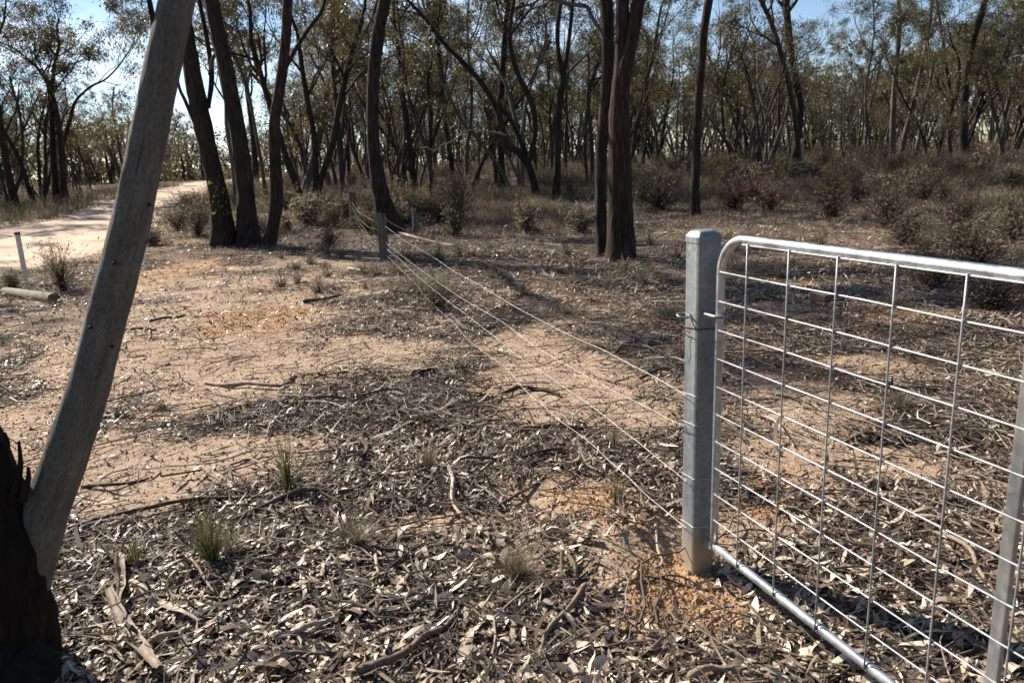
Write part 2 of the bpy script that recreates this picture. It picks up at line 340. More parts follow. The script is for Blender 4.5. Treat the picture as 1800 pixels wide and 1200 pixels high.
MAT["mesh_wire"] = m_galv("galvanised mesh wire", (0.42, 0.43, 0.45), 0.45, 0.45)
MAT["plain_wire"] = m_galv("plain fence wire", (0.52, 0.50, 0.47), 0.5, 0.4)
MAT["rust"] = m_bark("rusty wire", [(0.06, 0.025, 0.017), (0.12, 0.052, 0.035), (0.18, 0.09, 0.065)], 6, 1, 0.001)
MAT["white"] = m_bark("weathered white paint", [(0.52, 0.47, 0.42), (0.66, 0.61, 0.56), (0.74, 0.70, 0.66)], 1.0, 0.4, 0.002)
MAT["black"] = NT("black plastic").fin((0.03, 0.028, 0.027), 0.6)
MAT["stone"] = m_bark("rough red stone", [(0.15, 0.07, 0.045), (0.27, 0.14, 0.09), (0.38, 0.22, 0.15)], 1.4, 1, 0.012)
MAT["clod"] = m_bark("orange clay", [(0.29, 0.18, 0.10), (0.41, 0.27, 0.16), (0.52, 0.38, 0.24)], 2, 1, 0.01)
MAT["brick"] = m_bark("orange fired clay", [(0.14, 0.065, 0.04), (0.22, 0.11, 0.068), (0.30, 0.17, 0.11)], 2, 1, 0.004)
MAT["moss"] = m_bark("mossy grey top", [(0.16, 0.17, 0.13), (0.25, 0.26, 0.20), (0.34, 0.34, 0.28)], 2, 1, 0.004)
# ------------------------------------------------------------------ ground and road
def build_ground():
    rad = [0.25]
    while rad[-1] < 45: rad.append(rad[-1] * 1.0135)
    while rad[-1] < 3000: rad.append(rad[-1] * 1.06)
    rad = np.array(rad)
    a = np.concatenate([np.arange(-180, -48, 4.0), np.arange(-48, 48, 0.24), np.arange(48, 180, 4.0)]); a = np.radians(a)
    Rr, A = np.meshgrid(rad, a, indexing='ij'); x = Rr * np.sin(A); y = Rr * np.cos(A)
    z = np.where(Rr < 400, hz(x, y), h0(x, y)); V = np.stack([x, y, z], -1).reshape(-1, 3)
    n, k = len(rad), len(a); i = np.arange(n - 1)[:, None] * k; j = np.arange(k)[None, :]; j2 = (j + 1) % k
    f = np.stack([i + j, i + k + j, i + k + j2, i + j2], -1).reshape(-1, 4)
    V = np.vstack([V, [[0, 0, float(hz(0, 0))]]]); c = len(V) - 1
    jj = np.arange(k); tri = np.stack([np.full(k, c), jj, (jj + 1) % k], 1)
    X, Y = V[:, 0], V[:, 1]; far = ss(7.5, 13, np.hypot(X, Y) + 0.35 * X)
    lit = np.clip(litter_density(X, Y) * 0.9, 0, 1); far = far * (1 - 0.55 * ss(-0.8, -2.2, X) * ss(17, 13, Y)); lit = lit * (1 - far) + far * np.clip(0.98 + 0.8 * vnoise(X, Y, 2.2, 31) + 0.6 * vnoise(X, Y, 0.7, 32), 0.1, 1)
    l = np.interp(Y, LY, LX); r = np.interp(Y, RY, RX); verge = np.exp(-np.maximum(X - r, 0) / 1.2) * (X > l - 1)
    lit = lit * (1 - 0.8 * verge * (X > -30))
    red = np.clip(patches(RED, X, Y, 0.4, 11) + 0.3 * vnoise(X, Y, 3, 41), 0, 1); fine = patches(FINE, X, Y, 0.3, 13)
    o = mesh_obj("ground", V, [f, tri], MAT["ground"], None, True, np.stack([lit, red, fine], 1)); o["kind"] = "structure"
    ys = np.arange(-6, 140, 0.35); u = np.linspace(0, 1, 26)
    Y, U = np.meshgrid(ys, u, indexing='ij'); lx = np.interp(Y, LY, LX) - 0.5; rx = np.interp(Y, RY, RX) + 0.45
    k3 = np.ones(9) / 9
    lx = np.apply_along_axis(lambda c: np.convolve(np.pad(c, 4, 'edge'), k3, 'valid'), 0, lx); rx = np.apply_along_axis(lambda c: np.convolve(np.pad(c, 4, 'edge'), k3, 'valid'), 0, rx)
    X = lx + (rx - lx) * U
    rut = -0.05 * (np.exp(-((U - 0.33) / 0.05) ** 2) + np.exp(-((U - 0.66) / 0.05) ** 2))
    edge = -0.10 * (1 - ss(0, 0.10, np.minimum(U, 1 - U)))
    Z = h0(X, Y) + 0.004 + rut + edge + 0.025 * vnoise(X, Y, 1.1, 9) + 0.012 * vnoise(X, Y, 0.5, 8)
    n, k = Y.shape; i = np.arange(n - 1)[:, None] * k; j = np.arange(k - 1)[None, :]
    f = np.stack([i + j, i + j + 1, i + k + j + 1, i + k + j], -1).reshape(-1, 4)
    o = mesh_obj("road", np.stack([X, Y, Z], -1).reshape(-1, 3), [f], MAT["road"], None, True); o["kind"] = "structure"
build_ground()
# ------------------------------------------------------------------ litter
RG = np.random.default_rng(7)
def scatter(n, r0, r1, power, dens_min=0.0, amax=41.0):
    """points in front, spread evenly per square metre to the power given"""
    u = RG.random(n * 3); r = (r0 ** power + u * (r1 ** power - r0 ** power)) ** (1 / power)
    a = np.radians(RG.uniform(-amax, amax, n * 3)); x = r * np.sin(a); y = r * np.cos(a)
    keep = RG.random(n * 3) < np.maximum(litter_density(x, y), dens_min)
    idx = np.nonzero(keep)[0][:n]; return x[idx], y[idx]
def leaves(x, y, z, L, W, tint, tilt=0.35, curl=0.25, st=5):
    N = len(x); yaw = RG.uniform(0, 2 * np.pi, N); pt = RG.normal(0, tilt, N); rl = RG.normal(0, tilt * 1.5, N)
    d = np.stack([np.cos(yaw) * np.cos(pt), np.sin(yaw) * np.cos(pt), np.sin(pt)], 1)
    s = np.stack([-np.sin(yaw) * np.cos(rl), np.cos(yaw) * np.cos(rl), np.sin(rl)], 1); n = norm(np.cross(d, s))
    u = np.linspace(0, 1, st); wp = np.sin(np.pi * np.clip(u * 0.92 + 0.06, 0, 1)) ** 0.8
    sick = RG.normal(0, 0.16, N); cu = RG.normal(0.08, curl, N); tw = RG.normal(0, 0.7, N); cup = RG.normal(0.12, 0.3, N)
    V = np.zeros((N, st, 2, 3))
    for q in range(st):
        c = (u[q] - 0.5)[None] if np.ndim(u[q]) else u[q] - 0.5
        cen = d * (c * L)[:, None] + s * ((sick * L) * (4 * c * c - 1) * 0.5)[:, None] + n * (cu * L * 4 * c * c)[:, None]
        sd_ = s * np.cos(tw * c)[:, None] + n * np.sin(tw * c)[:, None]
        for e, sg in enumerate((-1, 1)):
            V[:, q, e] = cen + sd_ * (sg * W * 0.5 * wp[q])[:, None] + n * (cup * W * wp[q] * 0.5)[:, None] * (1 if sg > 0 else 0.3)
    zmin = V[..., 2].reshape(N, -1).min(1); V[..., 2] -= (zmin * 0.8)[:, None, None]
    V += np.stack([x, y, z], 1)[:, None, None, :]
    b = (np.arange(N) * st * 2)[:, None]; q = np.arange(st - 1)[None] * 2
    f = np.stack([b + q, b + q + 1, b + q + 3, b + q + 2], -1).reshape(-1, 4)
    return V.reshape(-1, 3), f, np.repeat(tint, st * 2)
def litter_obj(name, sets, mat):
    b = MB()
    for V, f, t in sets: b.add(V, [f], t)
    o = b.build(name, mat); o["kind"] = "stuff"; return o
def ltint(n):
    q = RG.random(n); return np.clip(np.where(q < 0.36, RG.normal(0.14, 0.09, n), np.where(q < 0.72, RG.normal(0.46, 0.15, n), RG.normal(0.82, 0.1, n))), 0, 1)
sets = []
x, y = scatter(24000, 1.2, 4.2, 2.0); n = len(x); dn = litter_density(x, y)
sets.append(leaves(x, y, hz(x, y) + RG.random(n) * 0.03 * dn, 0.018 + RG.gamma(2.0, 0.022, n), RG.uniform(0.006, 0.021, n), ltint(n), 0.22, 0.16))
x, y = scatter(2300, 1.2, 3.0, 2.0); n = len(x)
sets.append(leaves(x, y, hz(x, y) + RG.random(n) * 0.025, RG.uniform(0.06, 0.10, n), RG.uniform(0.02, 0.036, n), np.clip(RG.normal(0.7, 0.2, n), 0, 1), 0.26, 0.16, 7))
x, y = scatter(18000, 4.0, 9.5, 1.75); n = len(x)
sets.append(leaves(x, y, hz(x, y) + RG.random(n) * 0.022, RG.uniform(0.03, 0.10, n), RG.uniform(0.009, 0.02, n), ltint(n), 0.24, 0.18, 4))
x, y = scatter(36000, 7.5, 26, 1.4, 0.25); n = len(x)
sets.append(leaves(x, y, hz(x, y) + RG.random(n) * 0.025, RG.uniform(0.04, 0.13, n), RG.uniform(0.012, 0.028, n), ltint(n), 0.45, 0.2, 3))
# small flakes also on the bare soil
x, y = scatter(16000, 1.5, 12, 1.6, 0.35); n = len(x)
sets.append(leaves(x, y, hz(x, y) + 0.001, RG.uniform(0.012, 0.035, n), RG.uniform(0.005, 0.012, n), ltint(n), 0.22, 0.2, 3))
x, y = scatter(30000, 1.2, 4.5, 2.0); n = len(x)
sets.append(leaves(x, y, hz(x, y) + RG.random(n) * 0.012, RG.uniform(0.008, 0.03, n), RG.uniform(0.003, 0.009, n), np.clip(RG.normal(0.25, 0.2, n), 0, 1), 0.4, 0.2, 3))
x, y = scatter(36000, 4.0, 13, 1.6); n = len(x)
sets.append(leaves(x, y, hz(x, y) + RG.random(n) * 0.016, RG.uniform(0.012, 0.05, n), RG.uniform(0.004, 0.012, n), np.clip(RG.normal(0.3, 0.24, n), 0, 1), 0.45, 0.2, 3))
litter_obj("leaf_litter", sets, MAT["litter"])
# bark strips and twigs lying among the leaves
sets = []
x, y = scatter(4200, 1.3, 4.8, 1.9); n = len(x)
sets.append(leaves(x, y, hz(x, y) + RG.random(n) * 0.03, 0.05 + RG.gamma(1.8, 0.07, n), RG.uniform(0.004, 0.02, n), np.clip(RG.normal(0.2, 0.22, n), 0, 1), 0.10, 0.06, 9))
x, y = scatter(3600, 4.0, 15, 1.6, 0.1); n = len(x)
sets.append(leaves(x, y, hz(x, y) + RG.random(n) * 0.03, RG.uniform(0.10, 0.40, n), RG.uniform(0.008, 0.028, n), np.clip(RG.normal(0.36, 0.24, n), 0, 1), 0.14, 0.07, 6))
litter_obj("bark_litter", sets, MAT["stick"])
def twigs(x, y, L, R, tint, st=6, k=4, lift=0.02):
    N = len(x); yaw = RG.uniform(0, 2 * np.pi, N); d = np.stack([np.cos(yaw), np.sin(yaw)], 1); s = np.stack([-d[:, 1], d[:, 0]], 1)
    u = np.linspace(-0.5, 0.5, st); bend = RG.normal(0, 0.18, N); wob = np.cumsum(RG.normal(0, 0.05, (N, st)), 1)
    off = bend[:, None] * (4 * u[None] ** 2 - 1) + wob
    XY = np.stack([x, y], 1)[:, None] + d[:, None] * (u[None] * L[:, None])[..., None] + s[:, None] * (off * L[:, None])[..., None]
    Z = hz(XY[..., 0], XY[..., 1]) + R[:, None] * 0.8 + RG.random((N, 1)) * lift + np.abs(RG.normal(0, 0.02, (N, 1))) * (u[None] + 0.5) * L[:, None] * 3
    V, f = tubes(np.concatenate([XY, Z[..., None]], -1), R[:, None] * (1 - 0.55 * (u[None] + 0.5)), k)
    return V, f[0], np.repeat(tint, st * k)
sets = []
x, y = scatter(6000, 1.3, 5.2, 1.9, 0.05); n = len(x)
sets.append(twigs(x, y, RG.uniform(0.05, 0.32, n), RG.uniform(0.0009, 0.0028, n), np.clip(RG.normal(0.3, 0.26, n), 0, 1)))
x, y = scatter(2000, 1.3, 7.5, 1.8, 0.06); n = len(x)
sets.append(twigs(x, y, RG.uniform(0.15, 0.7, n), RG.uniform(0.002, 0.006, n), np.clip(RG.normal(0.3, 0.22, n), 0, 1), 9, 5, 0.03))
x, y = scatter(15000, 4.5, 22, 1.45, 0.10); n = len(x)
sets.append(twigs(x, y, RG.uniform(0.1, 0.7, n), RG.uniform(0.0015, 0.006, n), np.clip(RG.normal(0.45, 0.28, n), 0, 1), 6, 3, 0.04))
litter_obj("twig_litter", sets, MAT["twig"])
# gravel on the bare patches
def gravel(n):
    u = RG.random(n * 4); r = (1.5 ** 1.5 + u * (11 ** 1.5 - 1.5 ** 1.5)) ** (1 / 1.5); a = np.radians(RG.uniform(-40, 40, n * 4)); x = r * np.sin(a); y = r * np.cos(a)
    k = np.nonzero(RG.random(n * 4) < np.maximum(patches(RED, x, y, 0.4, 11), 0.3 * patches(BARE, x, y)) * (1 - road_mask(x, y)) + 0.04)[0][:n]; x = x[k]; y = y[k]; n = len(x)
    O = np.array([[1, 0, 0], [0, 1, 0], [-1, 0, 0], [0, -1, 0], [0, 0, 1], [0, 0, -0.5]], float)
    F = np.array([[0, 1, 4], [1, 2, 4], [2, 3, 4], [3, 0, 4], [1, 0, 5], [2, 1, 5], [3, 2, 5], [0, 3, 5]])
    s = RG.gamma(2.0, 0.0016, n) + 0.0022; V = O[None] * s[:, None, None] * RG.uniform(0.6, 1.3, (n, 6, 1)); yaw = RG.uniform(0, 6.28, n)
    c, q = np.cos(yaw)[:, None], np.sin(yaw)[:, None]; V = np.stack([V[..., 0] * c - V[..., 1] * q, V[..., 0] * q + V[..., 1] * c, V[..., 2]], -1)
    V += np.stack([x, y, hz(x, y) + s * 0.3], 1)[:, None]
    o = mesh_obj("gravel", V.reshape(-1, 3), [(F[None] + (np.arange(n) * 6)[:, None, None]).reshape(-1, 3)], MAT["clod"]); o["kind"] = "stuff"
gravel(26000)
def clods(n):
    x = RG.normal(0.52, 0.30, n); y = RG.normal(2.62, 0.38, n); k = (RG.random(n) < 0.15 + patches(RED, x, y, 0.4, 11)) & (np.hypot(x - 0.70, y - 2.64) > 0.10); x, y = x[k], y[k]; n = len(x)
    O = norm(np.array([[1, 0, .1], [.4, .9, 0], [-.5, .8, .1], [-1, 0, 0], [-.5, -.9, .1], [.5, -.8, 0], [.3, .2, .8], [-.3, -.1, .75]])); F = np.array([[0, 1, 6], [1, 2, 6], [2, 7, 6], [2, 3, 7], [3, 4, 7], [4, 5, 7], [5, 6, 7], [5, 0, 6]])
    s = RG.gamma(1.5, 0.0022, n) + 0.0018; V = O[None] * s[:, None, None] * RG.uniform(0.65, 1.25, (n, 8, 1)); yaw = RG.uniform(0, 6.28, n); c, q = np.cos(yaw)[:, None], np.sin(yaw)[:, None]
    V = np.stack([V[..., 0] * c - V[..., 1] * q, V[..., 0] * q + V[..., 1] * c, V[..., 2]], -1) + np.stack([x, y, hz(x, y)], 1)[:, None]
    o = mesh_obj("clay_crumbs", V.reshape(-1, 3), [(F[None] + (np.arange(n) * 8)[:, None, None]).reshape(-1, 3)], MAT["clod"]); o["kind"] = "stuff"
clods(6500)
# ------------------------------------------------------------------ trees
def perp_rand(rng, d):
    v = rng.normal(0, 1, 3); v = v - v.dot(d) * d; return v / (np.linalg.norm(v) + 1e-9)
def grow(rng, p, d, L, r, lev, T, tips, spread=0.75, up=0.18):
    n = 6; P = [np.array(p, float)]; d = d / np.linalg.norm(d); w = perp_rand(rng, d) * 0.22
    for i in range(n - 1):
        d = d + w * rng.uniform(0.3, 1.0) + rng.normal(0, 0.10, 3) + np.array([0, 0, up * 0.35]); d /= np.linalg.norm(d)
        if rng.random() < 0.3: w = -w
        P.append(P[-1] + d * L / (n - 1))
    P = np.array(P); R = r * np.linspace(1, 0.55, n); T.append((P, R))
    if lev <= 0:
        tips.append(P[-1]); tips.append(P[3] + rng.normal(0, 0.12, 3)); return
    nb = rng.integers(2, 4)
    for b in range(nb):
        i = n - 1 if b == 0 else rng.integers(2, n)
        dd = (P[i] - P[i - 1]); dd /= np.linalg.norm(dd)
        nd = dd + perp_rand(rng, dd) * spread * (0.5 if b == 0 else 1.0) * rng.uniform(0.6, 1.2)
        grow(rng, P[i], nd, L * rng.uniform(0.55, 0.8), R[i] * (0.85 if b == 0 else 0.6), lev - 1, T, tips, spread, up)
def crown_leaves(rng, tips, per, size, rad=0.4, aspect=0.27):
    tips = np.array(tips); N = len(tips) * per
    c = np.repeat(tips, per, 0); ct = np.repeat(rng.normal(0.42, 0.2, len(tips)), per)
    rr = np.repeat(rad * rng.uniform(0.6, 1.25, len(tips)), per)
    o = rng.normal(0, 0.5, (N, 3)) * rr[:, None]; o[:, 2] *= 0.75
    c = c + o; d = rng.normal(0, 0.75, (N, 3)); d[:, 2] -= 0.75; d = norm(d); s = norm(np.cross(d, rng.normal(0, 1, (N, 3))))
    L = (size * rng.uniform(0.6, 1.3, N))[:, None]; W = L * aspect
    V = np.stack([c, c + d * L * 0.45 + s * W * 0.5, c + d * L, c + d * L * 0.5 - s * W * 0.5], 1).reshape(-1, 3)
    t = np.clip(ct + rng.normal(0, 0.16, N) + 0.02, 0, 1)
    return V, np.arange(N * 4).reshape(-1, 4), np.repeat(t, 4)
def bark_tube(rng, P, R, k=16, n=44, rough=0.07, flare=0.0, zs=0.25):
    Q = spline(P, n); r = np.interp(np.linspace(0, 1, n), np.linspace(0, 1, len(R)), R)
    a = np.arange(k) * 2 * np.pi / k; L = np.concatenate([[0], np.cumsum(np.linalg.norm(np.diff(Q, axis=0), axis=1))])
    sd = int(rng.integers(1, 9999)); am, lm = np.meshgrid(a, L)
    nz = vnoise(np.cos(am) * 3 + 20, lm / zs + np.sin(am) * 3, 1.0, sd) + 0.6 * vnoise(np.cos(am) * 7, lm / zs * 2.2 + np.sin(am) * 7, 1.0, sd + 1)
    RR = r[:, None] * (1 + rough * nz * 2)
    if flare: RR = RR * (1 + flare * np.exp(-lm / 0.28) * (0.7 + 0.6 * np.cos(am * 4 + sd)))
    V, f = tubes(Q[None], RR[None], k); bark_tube.co = np.stack([np.cos(am) * r[:, None], np.sin(am) * r[:, None], lm], -1).reshape(-1, 3); return V, f, Q, r
def hero(name, label, stems, top, mat, crown=None, cat="tree", group=None, seed=1, leafmat="leaf"):
    """stems: (list of photo pixels up the stem, widths in photo pixels, list of extra metres of depth)"""
    rng = np.random.default_rng(seed); g = G(*stems[0][0][0]); base = np.array([g[0], g[1], hz(g[0], g[1]) - 0.02])
    root = empty(name, base, label, cat, group); T = []; tips = []
    for si, st in enumerate(stems):
        px, wd = st[0], st[1]; dy = st[2] if len(st) > 2 else [0] * len(px); m = st[3] if len(st) > 3 else mat
        rooted = st[4] if len(st) > 4 else True; cr = st[5] if len(st) > 5 else True
        Y0 = G(*px[0])[1] if rooted else g[1]
        P = np.array([at_y(a, b, Y0 + e) for (a, b), e in zip(px, dy)])
        dep = np.array([proj(p)[2] for p in P]); R = np.array(wd) / 2 * dep / FPX
        if rooted: P[0, 2] = float(hz(P[0, 0], P[0, 1])) - 0.10
        if cr:
            d = P[-1] - P[-2]; d /= np.linalg.norm(d); d = d + np.array([0, rng.normal(0, 0.1), 0.25]); d /= np.linalg.norm(d); zt = top * rng.uniform(0.75, 0.9)
            ex = []; q = P[-1].copy(); r = R[-1]
            while q[2] < zt and len(ex) < 8:
                d = d + rng.normal(0, 0.07, 3); d[2] = max(d[2], 0.5); d /= np.linalg.norm(d); q = q + d * 0.9; ex.append(q.copy()); r *= 0.9; R = np.append(R, r)
            if ex: P = np.vstack([P, ex])
        V, f, Q, rr = bark_tube(rng, P, R, 16, 14 + 5 * len(P), 0.06, 0.35 if rooted else 0.0)
        b = MB(); b.add(V, f)
        Tt = []
        if cr:
            grow(rng, Q[-1], Q[-1] - Q[-2], (top - Q[-1][2]) * 0.8 + 0.9, rr[-1], 2, Tt, tips)
            for e in range(crown[2] if crown else 3):
                i = int(len(Q) * rng.uniform(0.62, 0.97))
                if Q[i][2] < (crown[3] if crown else 4): continue
                dd = Q[i] - Q[i - 1]; dd /= np.linalg.norm(dd)
                grow(rng, Q[i], dd + perp_rand(rng, dd) * 0.9, top * rng.uniform(0.14, 0.24), rr[i] * 0.5, 2, Tt, tips)
        if Tt:
            Vt, ft = tubes(np.array([t[0] for t in Tt]), np.array([t[1] for t in Tt]), 6); b.add(Vt, ft)
        b.build("trunk" if si == 0 or rooted else "branch", MAT[m], root, True, base)
    if tips:
        per, size = (crown[0], crown[1]) if crown else (40, 0.14)
        V, f, t = crown_leaves(rng, tips, per, size); mesh_obj("crown", V, [f], MAT[leafmat], root, False, t, base)
    return root
TREES = []
# three stemmed clump on the bank
cl = hero("eucalyptus_tree", "dark three stemmed gum clump on the bank beside the gravel road", [
    ([(395, 434), (390, 380), (379, 320), (365, 260), (352, 200), (340, 140), (330, 80), (318, 0), (306, -90)], [44, 36, 31, 31, 31, 30, 28, 26, 24], [0, 0, 0, 0, .1, .1, .2, .2, .3]),
    ([(437, 432), (434, 380), (431, 330), (421, 250), (408, 180), (395, 110), (380, 40), (370, -10), (355, -100)], [38, 33, 31, 28, 28, 27, 26, 25, 24]),
    ([(466, 434), (480, 400), (487, 340), (483, 280), (482, 220), (494, 140), (503, 60), (505, 0), (509, -90)], [24, 20, 22, 20, 19, 18, 18, 17, 16], [0, -.1, -.1, 0, 0, 0, 0, 0, 0], "bark_red"),
    ([(489, 148), (512, 100), (540, 55), (565, 20), (575, -20)], [8, 8, 7, 6, 5], [0, .1, .2, .3, .4], "bark_red", False, False),
    ([(342, 215), (326, 178), (314, 150), (308, 100)], [7, 6, 5, 4], [0, 0, 0, 0], "bark_dark", False, False),
    ([(366, 190), (372, 130), (362, 60), (350, 0)], [8, 9, 8, 7], [.2, .4, .6, .8], "bark_dark", False, False),
    ([(368, 132), (376, 100), (392, 80), (402, 60)], [6, 6, 5, 4], [.4, .3, .2, .2], "bark_grey", False, False)],
    11.5, "bark_dark", (60, 0.15, 6, 5.0), seed=11)
# leaf sprouts on the left stem of the clump
rng = np.random.default_rng(4); rr_ = np.array(cl.location)
tp = [at_y(px, py, 15.9) for px, py in [(376, 322), (384, 335), (390, 328), (378, 345), (394, 350), (386, 362), (372, 352), (383, 318), (396, 372), (374, 368)]]
V, f, t = crown_leaves(rng, tp, 9, 0.085, 0.16, 0.5); mesh_obj("leaf_sprouts", V, [f], MAT["leaf_green"], cl, False, t, rr_)
hero("eucalyptus_tree", "dark single trunk with wide flared base behind the nearest wooden fence post", [
    ([(688, 408), (677, 370), (668, 335), (661, 290), (656, 240), (655, 180), (658, 120), (667, 50), (676, 0), (690, -80)], [46, 36, 29, 25, 22, 21, 22, 22, 22, 20])], 10.5, "bark_dark", (64, 0.15, 6, 5.0), seed=12)
hero("eucalyptus_tree", "large red brown gum with two joined trunks and a split top near the middle", [
    ([(1092, 460), (1091, 400), (1090, 330), (1089, 260), (1089, 190), (1092, 130), (1094, 70), (1094, 0), (1098, -80)], [52, 45, 41, 38, 36, 28, 24, 23, 22], [0] * 9, "bark_red"),
    ([(1063, 452), (1057, 400), (1056, 330), (1058, 260), (1064, 190), (1069, 120), (1068, 60), (1066, 0), (1064, -80)], [27, 21, 20, 20, 21, 22, 23, 23, 22], [.2, .2, .2, .1, .05, 0, 0, 0, 0], "bark_dark"),
    ([(1089, 190), (1099, 120), (1110, 70), (1119, 20), (1126, -20), (1136, -90)], [24, 27, 25, 24, 23, 22], [0, -.05, -.05, -.05, -.05, -.05], "bark_red", False, True),
    ([(1063, 70), (1052, 50), (1040, 30), (1030, 12), (1000, 8), (975, 0), (940, -14)], [8, 8, 7, 7, 7, 6, 5], [.2, .3, .4, .5, .6, .6, .6], "bark_grey", False, False)], 9, "bark_red", (56, 0.13, 5, 4.4), seed=13)
hero("eucalyptus_tree", "slim straight red brown trunk standing behind the steel gate post", [
    ([(1222, 380), (1222, 330), (1224, 280), (1226, 220), (1229, 160), (1234, 100), (1237, 60), (1246, 0), (1258, -80)], [19, 16, 16, 15, 15, 14, 14, 15, 14])], 10, "bark_red", (40, 0.13, 4, 5.0), seed=14)
hero("eucalyptus_tree", "leaning grey gum forking in two right of the three stemmed clump", [
    ([(533, 342), (543, 310), (553, 275), (563, 230), (572, 180), (583, 140), (584, 95), (580, 50), (588, 5), (592, -50)], [16, 14, 13, 13, 12, 11, 10, 9, 9, 8]),
    ([(583, 142), (600, 118), (622, 92), (640, 60), (655, 30), (668, -20)], [9, 9, 8, 7, 6, 5], [0, .1, .2, .3, .4, .5], "bark_grey", False, True)], 10.5, "bark_grey", (34, 0.16, 4, 5.5), seed=15)
hero("eucalyptus_tree", "straight dark trunk behind the two crossing leaning gums", [
    ([(884, 334), (882, 300), (880, 250), (879, 200), (882, 150), (885, 100), (889, 50), (895, 0)], [14, 12, 11, 11, 11, 11, 10, 10])], 10, "bark_dark", (34, 0.16, 4, 5.0), seed=16)
hero("eucalyptus_tree", "crooked gum with two long limbs sweeping left over a drooping dead branch", [
    ([(945, 350), (937, 318), (929, 290), (912, 268), (893, 254), (880, 215), (872, 190), (856, 160), (828, 124), (780, 76), (748, 34), (716, 0)], [15, 13, 12, 12, 11, 11, 10, 9, 8, 7, 6, 5], [0] * 12),
    ([(931, 282), (940, 235), (937, 190), (925, 160), (910, 130), (896, 75), (899, 30), (905, -10)], [12, 10, 10, 10, 9, 8, 7, 7], [0] * 8, "bark_dark", False, True),
    ([(931, 285), (905, 225), (890, 200), (876, 185)], [8, 8, 7, 6], [0.2] * 4, "bark_dark", False, False),
    ([(890, 238), (872, 233), (848, 231), (820, 230), (798, 247), (776, 256), (762, 266), (752, 259), (740, 261)], [3.4, 3.2, 3, 3, 3, 2.8, 2.4, 2, 1.6], [-.5] * 9, "log_bark", False, False)], 9.5, "bark_dark", (34, 0.15, 4, 4.6), seed=17)
hero("eucalyptus_tree", "forked dark gum just right of the crooked leaning gum", [
    ([(976, 350), (979, 310), (980, 265), (982, 210), (986, 165), (990, 140), (982, 98), (980, 55), (985, 10), (990, -40)], [14, 13, 12, 12, 12, 11, 8, 8, 7, 7]),
    ([(990, 145), (996, 100), (1002, 55), (1006, 10), (1010, -40)], [8, 8, 7, 7, 6], [0] * 5, "bark_dark", False, True),
    ([(988, 142), (1008, 118), (1030, 98), (1050, 78)], [6, 5, 4, 3], [0.2] * 4, "bark_grey", False, False)], 9.5, "bark_dark", (34, 0.15, 4, 4.6), seed=18)
hero("eucalyptus_tree", "sinuous dark trunk rising from the scrub above the first panels of the gate", [
    ([(1392, 304), (1398, 265), (1404, 230), (1406, 190), (1403, 160), (1394, 115), (1388, 70), (1383, 20), (1381, -30)], [12, 12, 12, 13, 12, 11, 12, 12, 11])], 12, "bark_dark", (34, 0.2, 5, 6.5), seed=19)
hero("eucalyptus_tree", "tall dark trunk with forks at the right end of the woodland", [
    ([(1694, 286), (1694, 250), (1693, 213), (1696, 165), (1700, 125), (1711, 70), (1724, 30), (1734, -10)], [16, 15, 14, 13, 12, 11, 10, 9]),
    ([(1672, 284), (1668, 240), (1672, 190), (1668, 150), (1660, 100)], [8, 8, 7, 7, 6], [.6] * 5, "bark_forest", True, True)], 14, "bark_dark", (34, 0.2, 5, 7), seed=20)
hero("eucalyptus_tree", "two stemmed gum with one straight and one leaning stem right of the sinuous trunk", [
    ([(1569, 286), (1569, 230), (1571, 178), (1574, 130), (1578, 89), (1580, 40), (1578, -10)], [11, 10, 9, 9, 8, 8, 7]),
    ([(1582, 284), (1590, 240), (1602, 195), (1613, 150), (1626, 92), (1634, 40), (1640, -10)], [9, 8, 8, 7, 7, 6, 6], [.4] * 7)], 13, "bark_grey", (32, 0.2, 5, 6.5), seed=21)
hero("eucalyptus_tree", "pale gum leaning right at the right edge of the woodland", [
    ([(1746, 274), (1756, 235), (1768, 195), (1780, 160), (1800, 115), (1815, 70)], [8, 8, 7, 7, 6, 6])], 10, "bark_grey", (30, 0.2, 4, 5.5), seed=22)
hero("eucalyptus_tree", "spreading two stemmed gum across the road left of the pale leaning trunk", [
    ([(100, 357), (97, 320), (94, 280), (92, 235), (91, 190), (86, 152), (72, 128), (58, 112), (40, 98)], [13, 11, 10, 9, 8, 7, 6, 5, 4]),
    ([(114, 357), (111, 310), (108, 260), (102, 215), (97, 185), (92, 160), (95, 120), (104, 80)], [13, 11, 10, 9, 8, 7, 6, 5], [0.2] * 8, "bark_red"),
    ([(109, 262), (119, 226), (127, 195), (133, 178), (148, 162), (164, 150), (185, 140)], [7, 7, 6, 5, 4, 4, 3], [0.3] * 7, "bark_red", False, True)], 7.6, "bark_dark", (46, 0.16, 5, 3.6), seed=23)
hero("eucalyptus_tree", "dark trunk at the left edge across the road", [
    ([(30, 374), (20, 330), (12, 290), (4, 240), (-4, 190), (-10, 140), (-8, 80)], [15, 13, 12, 11, 10, 10, 9]),
    ([(6, 360), (-4, 330), (-14, 300), (-22, 260)], [9, 8, 8, 7], [.5] * 4)], 10.5, "bark_dark", (42, 0.17, 5, 4.5), seed=24)
hero("eucalyptus_tree", "thin dark stem close behind the middle stem of the three stemmed clump", [
    ([(452, 336), (449, 300), (446, 250), (440, 200), (433, 150), (425, 100)], [13, 11, 10, 9, 8, 7])], 9, "bark_dark", (32, 0.15, 4, 4.5), seed=25)
hero("eucalyptus_tree", "dark gum with a narrow leaning trunk right of the flared trunk", [
    ([(733, 342), (726, 310), (722, 270), (716, 220), (708, 160), (702, 100), (694, 40)], [14, 11, 10, 9, 8, 7, 6])], 10, "bark_dark", (32, 0.16, 4, 4.8), seed=26)
